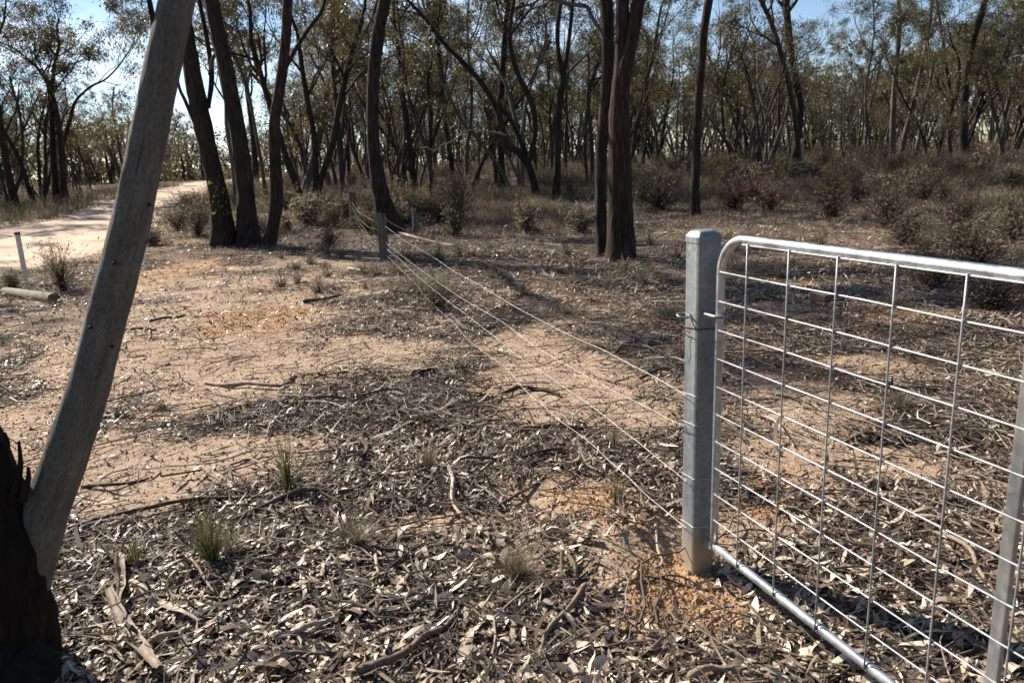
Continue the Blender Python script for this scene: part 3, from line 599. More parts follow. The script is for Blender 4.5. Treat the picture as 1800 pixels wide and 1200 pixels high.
hero("eucalyptus_tree", "thin upright gum rising behind the red tipped shrub", [
    ([(758, 344), (757, 310), (756, 260), (758, 200), (752, 150), (760, 100)], [8, 7, 6, 6, 5, 4]),
    ([(757, 260), (772, 215), (790, 170)], [4, 4, 3], [0] * 3, "bark_dark", False, True)], 8.5, "bark_dark", (30, 0.16, 3, 4.5), seed=27)
# ---- woodland: a few prototypes, copied one by one
def proto(seed, H, stems, lean, mat, kind):
    rng = np.random.default_rng(seed); root = empty("eucalyptus_tree", (0, 0, -50), kind, "tree"); T = []; tips = []; tr = []
    for s in range(stems):
        a = rng.uniform(0, 6.28); d = np.array([math.cos(a) * lean, math.sin(a) * lean, 1.0]); d /= np.linalg.norm(d)
        p = np.array([math.cos(a), math.sin(a), 0]) * (0.12 if stems > 1 else 0) + [0, 0, -0.25]; r = rng.uniform(0.085, 0.135) * H / 10
        P = [p]; w = perp_rand(rng, d) * 0.10; hh = H * rng.uniform(0.56, 0.68)
        n = 9
        for i in range(n):
            d = d + w * 0.8 + rng.normal(0, 0.045, 3); d[2] = max(d[2], 0.8); d /= np.linalg.norm(d)
            if rng.random() < 0.35: w = -w
            P.append(P[-1] + d * hh / n)
        V, f, Q, rr = bark_tube(rng, P, np.linspace(r, r * 0.62, len(P)), 9, 22, 0.08, 0.4)
        tr.append((V, f)); Tt = []
        grow(rng, Q[-1], Q[-1] - Q[-2], H * 0.24, rr[-1] * 0.9, 3, Tt, tips, 0.7)
        for e in range(rng.integers(3, 5)):
            i = int(len(Q) * rng.uniform(0.62, 0.97)); dd = Q[i] - Q[i - 1]; dd /= np.linalg.norm(dd)
            grow(rng, Q[i], dd + perp_rand(rng, dd) * 0.9, H * rng.uniform(0.14, 0.22), rr[i] * 0.55, 2, Tt, tips, 0.7)
        for e in range(rng.integers(0, 3)):                 # bare dead limbs
            i = int(len(Q) * rng.uniform(0.3, 0.7)); dd = Q[i] - Q[i - 1]; dd /= np.linalg.norm(dd)
            grow(rng, Q[i], dd + perp_rand(rng, dd) * 1.1, H * 0.1, rr[i] * 0.3, 1, Tt, [], 0.8)
        V, f = tubes(np.array([t[0] for t in Tt]), np.array([t[1] for t in Tt]), 5); tr.append((V, f))
    b = MB()
    for V, f in tr: b.add(V, f)
    b.build("trunk", MAT[mat], root, True)
    per = int(max(10, min(90, 11500 / len(tips))))
    V, f, t = crown_leaves(rng, tips, per, 0.122 * H / 10, 0.36 * H / 10, 0.28); mesh_obj("crown", V, [f], MAT["leaf"], root, False, t)
    return root
KIND = ["slender gum", "multi stemmed gum", "tall sparse gum", "crooked spreading gum"]
PROTO = []
for i in range(12):
    k = i % 4; PROTO.append((proto(100 + i, [9.5, 8.5, 12, 9][k] * (0.92 + 0.03 * (i // 4) * 2), [1, 3, 1, 2][k], [0.07, 0.22, 0.05, 0.18][k], ["bark_forest", "bark_dark", "bark_grey", "bark_forest"][(i * 7 // 3) % 4], KIND[k]), k))
def where(px):
    for lim, t in [(250, "across the road at the far left"), (330, "beside the far bend of the road"), (520, "behind the three stemmed clump"), (640, "behind the leaning forked gum"), (720, "behind the flared trunk"), (860, "left of the crooked gum"),
                   (1010, "behind the crooked gum"), (1130, "behind the two joined trunks"), (1260, "behind the steel gate post"), (1420, "around the sinuous trunk"), (1620, "behind the scrub over the gate")]:
        if px < lim: return t
    return "over the right end of the gate"
RT = np.random.default_rng(55)
def forest(n_want):
    pts = [(o.location.x, o.location.y) for o in bpy.data.objects if o.name.startswith("eucalyptus_tree") and o.location.z > -10]; placed = 0; tries = 0; used = set()
    while placed < n_want and tries < 20000:
        tries += 1; Y = 26 + 84 * RT.random() ** 1.15; X = Y * RT.uniform(-0.80, 0.80)
        px, py, dd = proj(np.array([X, Y, h0(X, Y)]))
        l, r = np.interp(Y, LY, LX), np.interp(Y, RY, RX)
        if l - 2.0 < X < r + 1.5 and Y < 100: continue
        if X < l - 2 and not (30 < Y): continue
        if X > 2 and Y < 30 + 0.2 * X: continue
        if 150 < px < 260 and Y < 45: continue
        if min((X - a) ** 2 + (Y - b) ** 2 for a, b in pts) < (1.7 + 0.012 * Y) ** 2: continue
        pts.append((X, Y)); i = RT.integers(0, len(PROTO)); p, k = PROTO[i]
        lab = ("%s %s, %s" % (KIND[k], where(px), "among the nearer trees" if Y < 45 else "in the middle woodland" if Y < 75 else "deep in the woodland"))
        loc = (X, Y, float(h0(X, Y)) - 0.05); s = RT.uniform(0.78, 1.15); rz = RT.uniform(0, 6.28)
        if px < 440: s *= 0.80 if Y < 40 else 0.60
        if i in used: dup(p, loc, rz, s, lab, "gums of the woodland")
        else:
            used.add(i); p.location = loc; p.rotation_euler = (0, 0, rz); p.scale = (s, s, s); p["label"] = lab; p["group"] = "gums of the woodland"
        placed += 1
    print("forest", placed, "tries", tries)
    for i, (p, k) in enumerate(PROTO):
        if i not in used:
            for c in list(p.children): bpy.data.objects.remove(c)
            bpy.data.objects.remove(p)
forest(262)
for q, (x, y, i) in enumerate([(-18.5, 21.5, 0), (-20.5, 25.0, 1), (-17.6, 17.0, 4), (-22.0, 28.5, 3), (-21.5, 19.5, 7)]):     # these throw the shadows across the road
    dup(PROTO[i][0], (x, y, float(h0(x, y)) - 0.05), q * 1.3, 0.95, "roadside gum just past the left edge of the view, shading the road", "roadside gums shading the road")
# thin saplings in the understorey
def sapling_proto(seed):
    rng = np.random.default_rng(seed); root = empty("gum_sapling", (0, 0, -50), "thin sapling", "sapling"); T = []; tips = []; H = rng.uniform(4.0, 8.0); ns = rng.integers(1, 4)
    for s in range(ns):
        d = np.array([rng.normal(0, 0.22), rng.normal(0, 0.22), 1.0]); d /= np.linalg.norm(d); P = [np.array([rng.normal(0, .1), rng.normal(0, .1), -0.2])]
        for i in range(7): d = d + rng.normal(0, 0.09, 3); d[2] = max(d[2], 0.7); d /= np.linalg.norm(d); P.append(P[-1] + d * H * 0.12)
        P = np.array(P); R = np.linspace(0.05, 0.025, 8) * H / 4.5; T.append((P, R))
    b = MB(); V, f = tubes(np.array([t[0] for t in T]), np.array([t[1] for t in T]), 6); b.add(V, f); B = []
    for P, R in T:
        for e in range(6):
            i = rng.integers(4, 8); dd = norm(P[i] - P[i - 1]); grow(rng, P[i], dd + perp_rand(rng, dd) * 0.9, H * rng.uniform(0.12, 0.24), R[i] * 0.5, 1, B, tips, 0.8)
    V, f = tubes(np.array([t[0] for t in B]), np.array([t[1] for t in B]), 4); b.add(V, f); b.build("trunk", MAT["bark_forest" if seed % 2 else "bark_grey"], root, True)
    V, f, t = crown_leaves(rng, tips, int(max(6, 1500 / len(tips))), 0.11, 0.33, 0.3); mesh_obj("crown", V, [f], MAT["leaf"], root, False, t); return root
SAP = [sapling_proto(500 + i) for i in range(6)]
def saplings(n):
    used = set(); c = 0; tries = 0
    while c < n and tries < 9000:
        tries += 1; Y = 31 + 55 * RT.random() ** 1.1; X = Y * RT.uniform(-0.78, 0.78); px, py, dd = proj(np.array([X, Y, h0(X, Y)])); l, r = np.interp(Y, LY, LX), np.interp(Y, RY, RX)
        if l - 1.5 < X < r + 1.2: continue
        i = int(RT.integers(0, 6)); p = SAP[i]; lab = "thin sapling %s, %s" % (where(px), "among the nearer trees" if Y < 45 else "further back in the woodland"); loc = (X, Y, float(h0(X, Y)) - 0.03); s = RT.uniform(0.7, 1.15); rz = RT.uniform(0, 6.28)
        if i in used: dup(p, loc, rz, s, lab, "saplings under the gums")
        else: used.add(i); p.location = loc; p.rotation_euler = (0, 0, rz); p.scale = (s, s, s); p["label"] = lab; p["group"] = "saplings under the gums"
        c += 1
saplings(180)
# far-off wood that reads as one mass
def far_wood():
    rng = np.random.default_rng(9); n = 820; a = np.radians(rng.uniform(-46, 46, n)); r = 86 + 190 * rng.random(n) ** 1.2; T = []; tips = []
    for q in range(n):
        x, y = r[q] * math.sin(a[q]), r[q] * math.cos(a[q]); H = rng.uniform(6, 12) * (0.62 if a[q] < RAD(-18) else 1); z = float(h0(x, y)); d = np.array([0, 0, 1.0])
        l_, r_ = np.interp(y, LY, LX), np.interp(y, RY, RX)
        if l_ - 1 < x < r_ + 1 and y < 95: continue
        P = [np.array([x, y, z - 0.3])]
        for i in range(5): d = d + rng.normal(0, 0.14, 3); d[2] = 1; P.append(P[-1] + d * H * 0.14)
        T.append((np.array(P), np.linspace(0.17, 0.09, 6)))
        for i in range(7): tips.append(P[-1] + rng.normal(0, 1, 3) * [1.3, 1.3, 0.14 * H] + [0, 0, 0.1 * H])
        for i in range(rng.integers(0, 3) if r[q] < 100 else rng.integers(4, 8)): tips.append(np.array([x, y, z]) + rng.normal(0, 1, 3) * [2.2, 2.2, 0] + [0, 0, rng.uniform(0.2, 0.38 * H)])
    b = MB(); V, f = tubes(np.array([t[0] for t in T]), np.array([t[1] for t in T]), 5); b.add(V, f, 0.0)
    V, f, t = crown_leaves(rng, tips, 22, 0.5, 1.3, 0.4); b.add(V, [f], t)
    o = b.build("distant_woods", MAT["leaf"]); o["kind"] = "stuff"
far_wood()
# woodland carried on unseen behind the viewer, added to dim skylight and steel reflections
def wood_behind():
    rng = np.random.default_rng(19); T = []; tips = []
    for q in range(150):
        a = np.radians(rng.uniform(72, 284)); r = rng.uniform(13, 42); x, y = r * math.sin(a), r * math.cos(a)
        if -16 < x < -7.5: continue
        H = rng.uniform(7, 11); d = np.array([0, 0, 1.0]); P = [np.array([x, y, -0.2])]
        for i in range(5): d = d + rng.normal(0, 0.12, 3); d[2] = 1; P.append(P[-1] + d * H * 0.14)
        T.append((np.array(P), np.linspace(0.17, 0.09, 6)))
        for i in range(9): tips.append(P[-1] + rng.normal(0, 1, 3) * [1.4, 1.4, 0.16 * H])
        for i in range(4): tips.append(np.array([x, y, 0]) + rng.normal(0, 1, 3) * [1.8, 1.8, 0] + [0, 0, rng.uniform(0.3, 0.4 * H)])
    b = MB(); V, f = tubes(np.array([t[0] for t in T]), np.array([t[1] for t in T]), 5); b.add(V, f, 0.0)
    V, f, t = crown_leaves(rng, tips, 26, 0.4, 1.0, 0.4); b.add(V, [f], t); o = b.build("unseen_shade_woods", MAT["leaf"]); o["kind"] = "stuff"
wood_behind()
# ------------------------------------------------------------------ scrub and grass
def shrub_mesh(seed, h, wd, nst, nleaf, mat, leafL=0.05, droop=0.0, parent=None, loc=None, upright=0.5, tshift=0.0):
    rng = np.random.default_rng(seed); a = rng.uniform(0, 6.28, nst); e = rng.uniform(0.05, 1.0, nst) ** 0.8 * (1 - upright * 0.4)
    u = np.linspace(0, 1, 5)[None]; L = h * rng.uniform(0.3, 1.1, nst)[:, None]
    out = (wd * 0.5 * e)[:, None] * u ** 1.3; z = L * (u - 0.25 * e[:, None] * u ** 2.2) - droop * u ** 3
    ang = a[:, None] + rng.normal(0, 0.25, (nst, 5)).cumsum(1) * 0.6; out = out * (1 + 0.45 * np.cos(a * 2 + seed) + 0.3 * np.cos(a * 3 + seed * 2))[:, None] * rng.uniform(0.6, 1.3, (nst, 1))
    P = np.stack([np.cos(ang) * out + rng.normal(0, 0.025, (nst, 5)) * u, np.sin(ang) * out + rng.normal(0, 0.025, (nst, 5)) * u, z], -1); P[:, 0, 2] = -0.04
    V, f = tubes(P, (0.0045 * h ** 0.5 * (1.1 - 0.7 * u)) * np.ones((nst, 1)), 3); b = MB(); b.add(V, f, np.repeat(rng.uniform(0, 0.25, nst), 15))
    i = rng.integers(0, nst, nleaf); s = rng.random(nleaf) ** 0.6 * 4 * 0.999; k = s.astype(int); t = (s - k)[:, None]
    c = P[i, k] * (1 - t) + P[i, k + 1] * t + rng.normal(0, 0.065 * h ** 0.5, (nleaf, 3)); c[:, 2] = np.maximum(c[:, 2], 0.01)
    d = norm(rng.normal(0, 0.8, (nleaf, 3)) + [0, 0, 0.5]); sd_ = norm(np.cross(d, rng.normal(0, 1, (nleaf, 3)))); Lf = (1.35 * leafL * rng.uniform(0.5, 1.5, nleaf))[:, None]; W = Lf * 0.13
    V = np.stack([c, c + d * Lf * 0.5 + sd_ * W, c + d * Lf, c + d * Lf * 0.5 - sd_ * W], 1).reshape(-1, 3)
    tt = np.clip(rng.normal(0.45 + tshift, 0.12) + rng.normal(0, 0.2, nleaf), 0, 1); b.add(V, [np.arange(nleaf * 4).reshape(-1, 4)], np.repeat(tt, 4))
    o = b.build("shrub", MAT[mat], parent, False); return o
def tuft_mesh(seed, n, h, spread, mat, w=0.003, stiff=0.5, name="grass_tuft"):
    rng = np.random.default_rng(seed); a = rng.uniform(0, 6.28, n); L = h * rng.uniform(0.5, 1.1, n)[:, None]; e = np.abs(rng.normal(0, 1, n))[:, None] * spread
    u = np.linspace(0, 1, 5)[None]; r = 0.18 * spread * rng.random(n)[:, None] + e * u ** (1 + stiff); z = L * (u - (1 - stiff) * 0.55 * np.clip(e / h, 0, 1) * u ** 2) - 0.01
    an = a[:, None] + rng.normal(0, 0.5, n)[:, None] * u; P = np.stack([np.cos(an) * r, np.sin(an) * r, z], -1)
    s = np.stack([-np.sin(a + rng.normal(0, 0.9, n)), np.cos(a), np.zeros(n)], 1); W = (w * (1 - u ** 2 * 0.9))[..., None] * s[:, None]
    V = np.stack([P - W / 2, P + W / 2], 2).reshape(-1, 3); b0 = (np.arange(n) * 10)[:, None]; q = np.arange(4)[None] * 2
    f = np.stack([b0 + q, b0 + q + 1, b0 + q + 3, b0 + q + 2], -1).reshape(-1, 4)
    return mesh_obj(name, V, [f], MAT[mat], None, False, np.repeat(np.clip(rng.normal(0.5, 0.25, n), 0, 1), 10))
SHK = [("scrub", "grey brown twiggy shrub"), ("scrub", "olive leafy shrub"), ("scrub_red", "reddish brown dry shrub"), ("scrub", "straw coloured wispy shrub"), ("scrub", "dark low spreading shrub")]
SH = []
for i in range(15):
    k = i % 5; SH.append((shrub_mesh(300 + i, [0.8, 1.1, 0.7, 0.75, 0.6][k], [1.1, 1.3, 0.9, 1.0, 1.5][k], [130, 110, 110, 140, 120][k], [900, 1200, 800, 900, 1200][k], SHK[k][0], [0.045, 0.05, 0.045, 0.07, 0.045][k], 0, None, None, 0.5, [-0.1, 0.2, 0, 0.38, 0.0][k]), k))
def place_mesh(o, used, key, loc, rz, s, label, group, cat):
    if key in used: r = o.copy(); C.objects.link(r)
    else: r = o; used.add(key)
    r.location = loc; r.rotation_euler = (0, 0, rz); r.scale = (s[0], s[0], s[1]); tag(r, label, cat, group); return r
RS = np.random.default_rng(77); used = set()
def scrub(n):
    pts = []; c = 0; tries = 0
    while c < n and tries < 30000:
        tries += 1; Y = 14 + 42 * RS.random() ** 1.1; X = Y * RS.uniform(-0.45, 0.76); px, py, _ = proj(np.array([X, Y, h0(X, Y)]))
        r = np.interp(Y, RY, RX); l = np.interp(Y, LY, LX)
        if l - 0.6 < X < r + 0.5: continue
        dn = 0.9 if px > 1130 else 0.5
        if X > 2 and Y < 21 - 0.10 * X: continue
        if px < 1130 and Y < 17.5: dn = 0.06
        if X < l: dn = 0.35
        if RS.random() > dn or vnoise(X, Y, 4.0, 61) < (-0.25 if Y > 22 else -0.02): continue
        if any((X - a) ** 2 + (Y - b) ** 2 < (0.42 + 0.006 * Y) ** 2 for a, b in pts): continue
        pts.append((X, Y)); i = RS.integers(0, len(SH)); 
        if X < l and i % 5 == 3: i -= 1
        o, k = SH[i]
        lab = "%s %s, %s" % (SHK[k][1], where(px), "near edge of the scrub" if Y < 24 else "middle of the scrub" if Y < 36 else "back under the trees")
        s = RS.uniform(0.75, 1.2) * (1.0 if px < 1130 else 1.1); place_mesh(o, used, i, (X, Y, float(hz(X, Y)) - 0.02), RS.uniform(0, 6.28), (s * RS.uniform(1, 1.35), s * RS.uniform(0.8, 1.15)), lab, "scrub under the woodland", "shrub"); c += 1
    print("scrub", c)
scrub(285)
def one_shrub(px, py, hpx, wpx, i, label, cat="shrub", dz=0.0, group=None):
    o, k = SH[i]; g = G(px, py); dep = proj(g)[2]; h = (1.25 if px < 200 or px > 1130 else 0.95) * hpx * dep / FPX; wd = 1.15 * wpx * dep / FPX
    hb = [0.8, 1.1, 0.7, 0.75, 0.6][k]; wb = [1.1, 1.3, 0.9, 1.0, 1.5][k] * 0.8
    r = o.copy() if i in used else o; used.add(i)
    if r is not o: C.objects.link(r)
    r.location = (g[0], g[1], float(hz(g[0], g[1])) - 0.02 + dz); r.rotation_euler = (0, 0, px * 0.37); r.scale = (wd / wb, wd / wb, h / hb); return tag(r, label, cat, group)
for (px, py, hp, wp, i, lb) in [
    (112, 512, 78, 90, 6, "upright green broom shrub at the road edge left of the pale leaning trunk"),
    (268, 432, 38, 46, 3, "yellow green grassy shrub just right of the pale leaning trunk"),
    (318, 410, 52, 90, 1, "grey green shrub between the pale leaning trunk and the clump"),
    (345, 372, 40, 70, 11, "thin shrub at the road edge left of the clump"),
    (22, 512, 34, 46, 8, "straw coloured tuft shrub at the foot of the white marker post"),
    (805, 370, 74, 46, 2, "tall red tipped shrub between the fence line and the crooked gum"),
    (1022, 408, 56, 60, 3, "yellowish shrub left of the two joined trunks"),
    (1045, 392, 40, 50, 13, "pale dry shrub touching the two joined trunks on the left"),
    (1715, 470, 70, 130, 1, "olive bushy shrub behind the gate near the right edge"),
    (1790, 520, 70, 90, 6, "green shrub at the right edge behind the gate top rail"),
    (1620, 470, 46, 100, 0, "brown twiggy shrub behind the gate top rail right of centre"),
    (1640, 512, 60, 130, 1, "olive spreading shrub behind the gate between the fourth and fifth mesh columns"),
    (1745, 552, 70, 150, 5, "twiggy brown shrub behind the gate close to the right edge"),
    (1690, 440, 60, 150, 11, "olive shrub just above the gate top rail near the right edge"),
    (1590, 428, 50, 130, 14, "low dark shrub just above the middle of the gate top rail"),
    (1775, 420, 70, 120, 4, "dark shrub above the gate at the right edge"),
    (1690, 400, 60, 120, 9, "dark shrub left of the shrub at the right edge above the gate"),
    (1560, 400, 70, 120, 10, "tall twiggy grey shrub above the middle of the gate"),
    (1460, 390, 60, 100, 5, "twiggy brown shrub above the left part of the gate"),
    (1350, 375, 56, 90, 7, "reddish brown shrub right of the slim red brown trunk"),
    (1290, 372, 50, 80, 12, "reddish shrub just right of the slim red brown trunk"),
    (1160, 372, 62, 80, 0, "dark twiggy shrub between the joined trunks and the slim trunk"),
    (1130, 360, 66, 60, 10, "grey brown shrub just right of the two joined trunks"),
    (590, 402, 50, 60, 5, "brown scrub bush left of the second wooden fence post"),
    (545, 396, 56, 80, 13, "pale scrub bush between the clump and the fence line"),
    (505, 372, 56, 70, 11, "olive scrub bush right behind the clump"),
    (770, 545, 52, 110, 14, "low dark scrubby mat beside the plain fence wires"),
    (640, 530, 18, 50, 4, "tiny low shrub on the gravel left of the nearest wooden fence post")]:
    one_shrub(px, py, hp, wp, i, lb)
def one_tuft(px, py, hpx, wpx, n, mat, label, seed, w=0.003, stiff=0.5, cat="grass"):
    g = G(px, py); dep = proj(g)[2]; o = tuft_mesh(seed, int(n * (1.9 if mat == 'grass_dry' else 1.4)), (1.05 if mat == 'grass_dry' else 1.4) * hpx * dep / FPX, wpx * dep / FPX * (0.62 if mat == 'grass_dry' else 0.55), mat, w * 1.2, stiff)
    o.location = (g[0], g[1], float(hz(g[0], g[1]))); return tag(o, label, cat)
for q, a in enumerate([
    (508, 872, 88, 60, 60, "grass_green", "tall upright green grass tussock at the edge of the sand", 0.0035, 0.8),
    (372, 1000, 100, 120, 130, "grass_green", "wide mixed green and dry tussock in the leaf litter at lower left", 0.0028, 0.7),
    (405, 985, 70, 80, 90, "grass_dry", "dry brown twiggy tuft beside the wide mixed tussock", 0.0022, 0.6),
    (240, 1002, 62, 70, 26, "grass_green", "few short green blades right of the charred tree base", 0.004, 0.8),
    (210, 1000, 50, 110, 12, "grass_green", "sparse leaning green blades next to the charred tree base", 0.004, 0.6),
    (625, 965, 62, 80, 190, "grass_dry", "fuzzy grey grass tuft in the litter left of the bottom centre", 0.0016, 0.45),
    (907, 1020, 74, 92, 260, "grass_dry", "fuzzy olive grass tuft in the litter at bottom centre", 0.0016, 0.45),
    (755, 832, 46, 46, 120, "grass_dry", "small olive grass tuft among dark bark strips at centre", 0.0018, 0.6),
    (1081, 908, 56, 34, 16, "grass_green", "thin green stems on the orange soil left of the gate post", 0.003, 0.8),
    (288, 716, 16, 50, 70, "grass_green", "small flat green tuft on the pale sand", 0.004, 0.3),
    (1178, 562, 34, 78, 260, "grass_dry", "domed dry grey grass clump left of the gate post top", 0.004, 0.3),
    (985, 552, 26, 86, 240, "grass_dry", "low domed dry grass clump right of the barbed wire", 0.004, 0.3),
    (735, 512, 34, 70, 160, "grass_dry", "dry grass tuft beside the foot of the nearest wooden fence post", 0.005, 0.4),
    (830, 1092, 44, 60, 18, "grass_green", "few bright green blades in the litter at the bottom", 0.003, 0.6),
    (1585, 716, 40, 86, 240, "grass_dry", "grey domed grass clump seen through the gate mesh", 0.003, 0.3),
    (1690, 760, 30, 60, 120, "grass_dry", "small dry grass tuft seen through the gate mesh near the right edge", 0.003, 0.4),
    (700, 712, 26, 50, 80, "grass_dry", "thin dry tuft on the litter left of the plain wires", 0.0025, 0.5),
    (1080, 792, 60, 60, 60, "grass_dry", "sparse dry stalks under the plain wires left of the gate post", 0.0018, 0.7),
    (1105, 430, 44, 50, 60, "grass_dry", "dry grass stalks at the foot of the two joined trunks", 0.008, 0.7),
    (1570, 540, 40, 90, 120, "grass_dry", "dry grass patch in the shade behind the gate", 0.005, 0.5)]):
    one_tuft(a[0], a[1], a[2], a[3], a[4], a[5], a[6], 700 + q, a[7], a[8])
TF = [(tuft_mesh(760 + i, 90, 0.22, 0.16, "grass_dry", 0.007, 0.35), i) for i in range(6)]; rt = np.random.default_rng(66); ut = set(); c = 0
while c < 90:
    Y = rt.uniform(8.5, 17.5); X = Y * rt.uniform(-0.32, 0.72); px, py, _ = proj(np.array([X, Y, h0(X, Y)]))
    if X < np.interp(Y, RY, RX) + 1.5 or vnoise(X, Y, 2.5, 81) < -0.1: continue
    sc_ = rt.uniform(0.6, 1.5); zone = "left of the wire fence" if px < 640 else "between the wire fence and the two joined trunks" if px < 1060 else "between the two joined trunks and the gate post" if px < 1250 else "seen above or through the gate"
    place_mesh(TF[c % 6][0], ut, c % 6, (X, Y, float(hz(X, Y))), rt.uniform(0, 6.28), (sc_ * 1.2, sc_), "small dry tussock on open litter " + zone, "dry tussocks on the open litter", "grass"); c += 1
V, f, t = crown_leaves(np.random.default_rng(3), [G(1055, 489) + [0, 0, .05], G(1058, 487) + [0, 0, .09]], 5, 0.08, 0.08, 0.5)
tag(mesh_obj("seedling", V, [f], MAT["leaf_green"], None, False, np.ones(len(t)), G(1055, 489)), "small yellow green seedling in the shade before the two joined trunks", "seedling")
# wispy ground cover between the shrubs
def ground_cover(n, seed, name, mat, hlo, hhi, lean, r1):
    rng = np.random.default_rng(seed); r = (9 ** 1.3 + rng.random(n * 3) * (r1 ** 1.3 - 9 ** 1.3)) ** (1 / 1.3); a = np.radians(rng.uniform(-41, 41, n * 3)); x = r * np.sin(a); y = r * np.cos(a)
    d = np.clip(0.42 + 2.0 * vnoise(x, y, 2.6, 71) + 1.2 * vnoise(x, y, 0.9, seed), 0.02, 1) * (1 - road_mask(x, y, 0.9)) * ss(12, 23, y + 6 * vnoise(x, y, 3, 73) + 0.10 * x)
    d = d * np.where(x < np.interp(y, LY, LX), 0.22, 1) * np.where((x < np.interp(y, RY, RX) + 3.5) & (y < 24), 0.35, 1)
    k = np.nonzero(rng.random(n * 3) < d)[0][:n]; x, y = x[k], y[k]; n = len(x); far = np.hypot(x, y)
    m = 7; N = n * m; sp = rng.uniform(0.04, 0.16, n); X = np.repeat(x, m) + rng.normal(0, 1, N) * np.repeat(sp, m); Y = np.repeat(y, m) + rng.normal(0, 1, N) * np.repeat(sp, m)
    big = 1 + 0.9 * np.clip(vnoise(x, y, 3.4, 75) * 2, -0.5, 1)
    H = np.repeat(rng.uniform(hlo, hhi, n) * (0.30 + 0.95 * ss(15, 27, y)) * big, m) * rng.uniform(0.4, 1.1, N); W = 0.0014 + np.repeat(far, m) * 0.0002
    ln = rng.normal(0, lean, (N, 2)) * H[:, None]; b = np.stack([X, Y, hz(X, Y) - 0.01], 1); mid = b + np.stack([ln[:, 0] * 0.35, ln[:, 1] * 0.35, H * 0.6], 1); top = b + np.stack([ln[:, 0], ln[:, 1], H], 1)
    aa = rng.uniform(0, 6.28, N); s = np.stack([np.cos(aa), np.sin(aa), 0 * aa], 1) * W[:, None]
    V = np.stack([b - s, b + s, mid + s * 0.8, mid - s * 0.8, top], 1).reshape(-1, 3); q = np.arange(N)[:, None] * 5
    t = np.repeat(np.clip(np.repeat(rng.normal(0.64, 0.22, n), m) + rng.normal(0, 0.15, N), 0, 1), 5)
    o = mesh_obj(name, V, [q + np.array([0, 1, 2, 3]), q + np.array([3, 2, 4])], MAT[mat], None, False, t); o["kind"] = "stuff"
ground_cover(15000, 31, "dry_undergrowth", "grass_dry", 0.06, 0.40, 0.45, 62)
ground_cover(44000, 32, "scrub_undergrowth", "scrub", 0.10, 0.58, 0.7, 58)
# ------------------------------------------------------------------ steel gate post and gate
PC = np.array([0.664, 2.604]); eb = np.array([0.085, 0.025])
rzp = math.atan2(eb[1], eb[0]); ux = np.array([math.cos(rzp), math.sin(rzp)]); uy = np.array([-ux[1], ux[0]]); PW = 0.094
pc = PC + (ux + uy) * PW / 2
post = empty("gate_post", (pc[0], pc[1], 0), "galvanised square steel post with a capped top carrying the mesh gate", "post")
def prism_round(w, ch, zs, ins):
    """square with rounded corners swept up; ins insets per level"""
    ring = []
    for q in range(4):
        for t in (0, 0.5, 1): 
            a = q * math.pi / 2 + t * math.pi / 2; c = np.array([[1, 1], [-1, 1], [-1, -1], [1, -1]][q]) * (w / 2 - ch); ring.append(c + ch * np.array([math.cos(a), math.sin(a)]))
    ring = np.array(ring); k = len(ring); V = []
    for z, i in zip(zs, ins): V.append(np.concatenate([ring * (1 - 2 * i / w), np.full((k, 1), z)], 1))
    V = np.concatenate(V); n = len(zs); i = np.arange(n - 1)[:, None] * k; j = np.arange(k)[None]; j2 = (j + 1) % k
    return V, [np.stack([i + j, i + j2, i + k + j2, i + k + j], -1).reshape(-1, 4), np.array([[(n - 1) * k + q for q in range(k)]])]
def z_on(px, py, xy):                            # height where the sight line passes over a ground point
    d = ray(px, py); s = np.hypot(*xy) / np.hypot(d[0], d[1]); return EYE + d[2] * s
ZT = z_on(1240, 404, pc)
V, f = prism_round(PW, 0.012, np.linspace(-0.3, ZT - 0.03, 24), [0] * 24)
b = MB(); b.add(V, f); body = b.build("post_body", MAT["galv"], post); body.rotation_euler = (0, 0, rzp)
V, f = prism_round(PW + 0.006, 0.014, [ZT - 0.042, ZT - 0.021, ZT - 0.005, ZT], [0, 0, 0.012, 0.02])
b = MB(); b.add(V, f); o = b.build("post_cap", MAT["galv"], post); o.rotation_euler = (0, 0, rzp)
def curve_tube(name, pts, r, mat, parent=None, n=40, k=8, loc=None, smooth=True):
    Q = spline(np.array(pts, float), n); V, f = tubes(Q, np.full(n, r), k, True); b = MB(); b.add(V, f); return b.build(name, MAT[mat], parent, smooth, loc)
def z_on(px, py, xy):                            # height where the sight line passes over a ground point
    d = ray(px, py); s = np.hypot(*xy) / np.hypot(d[0], d[1]); return EYE + d[2] * s
left_mid = PC + uy * PW * 0.5; L0 = np.array([pc[0], pc[1], 0])
ze = z_on(1215, 553, left_mid); ctr = left_mid - ux * 0.030
rp = [(ctr[0] + 0.021 * math.cos(t) * ux[0] - 0.021 * math.sin(t) * ux[1], ctr[1] + 0.021 * math.cos(t) * ux[1] + 0.021 * math.sin(t) * ux[0], ze + 0.004 * math.sin(t)) for t in np.linspace(0.0, 6.2, 18)]
rp = [(left_mid[0] + ux[0] * .02, left_mid[1] + ux[1] * .02, ze + 0.002)] + rp
curve_tube("eye_bolt", rp, 0.0042, "galv", post, 60, 8, L0)
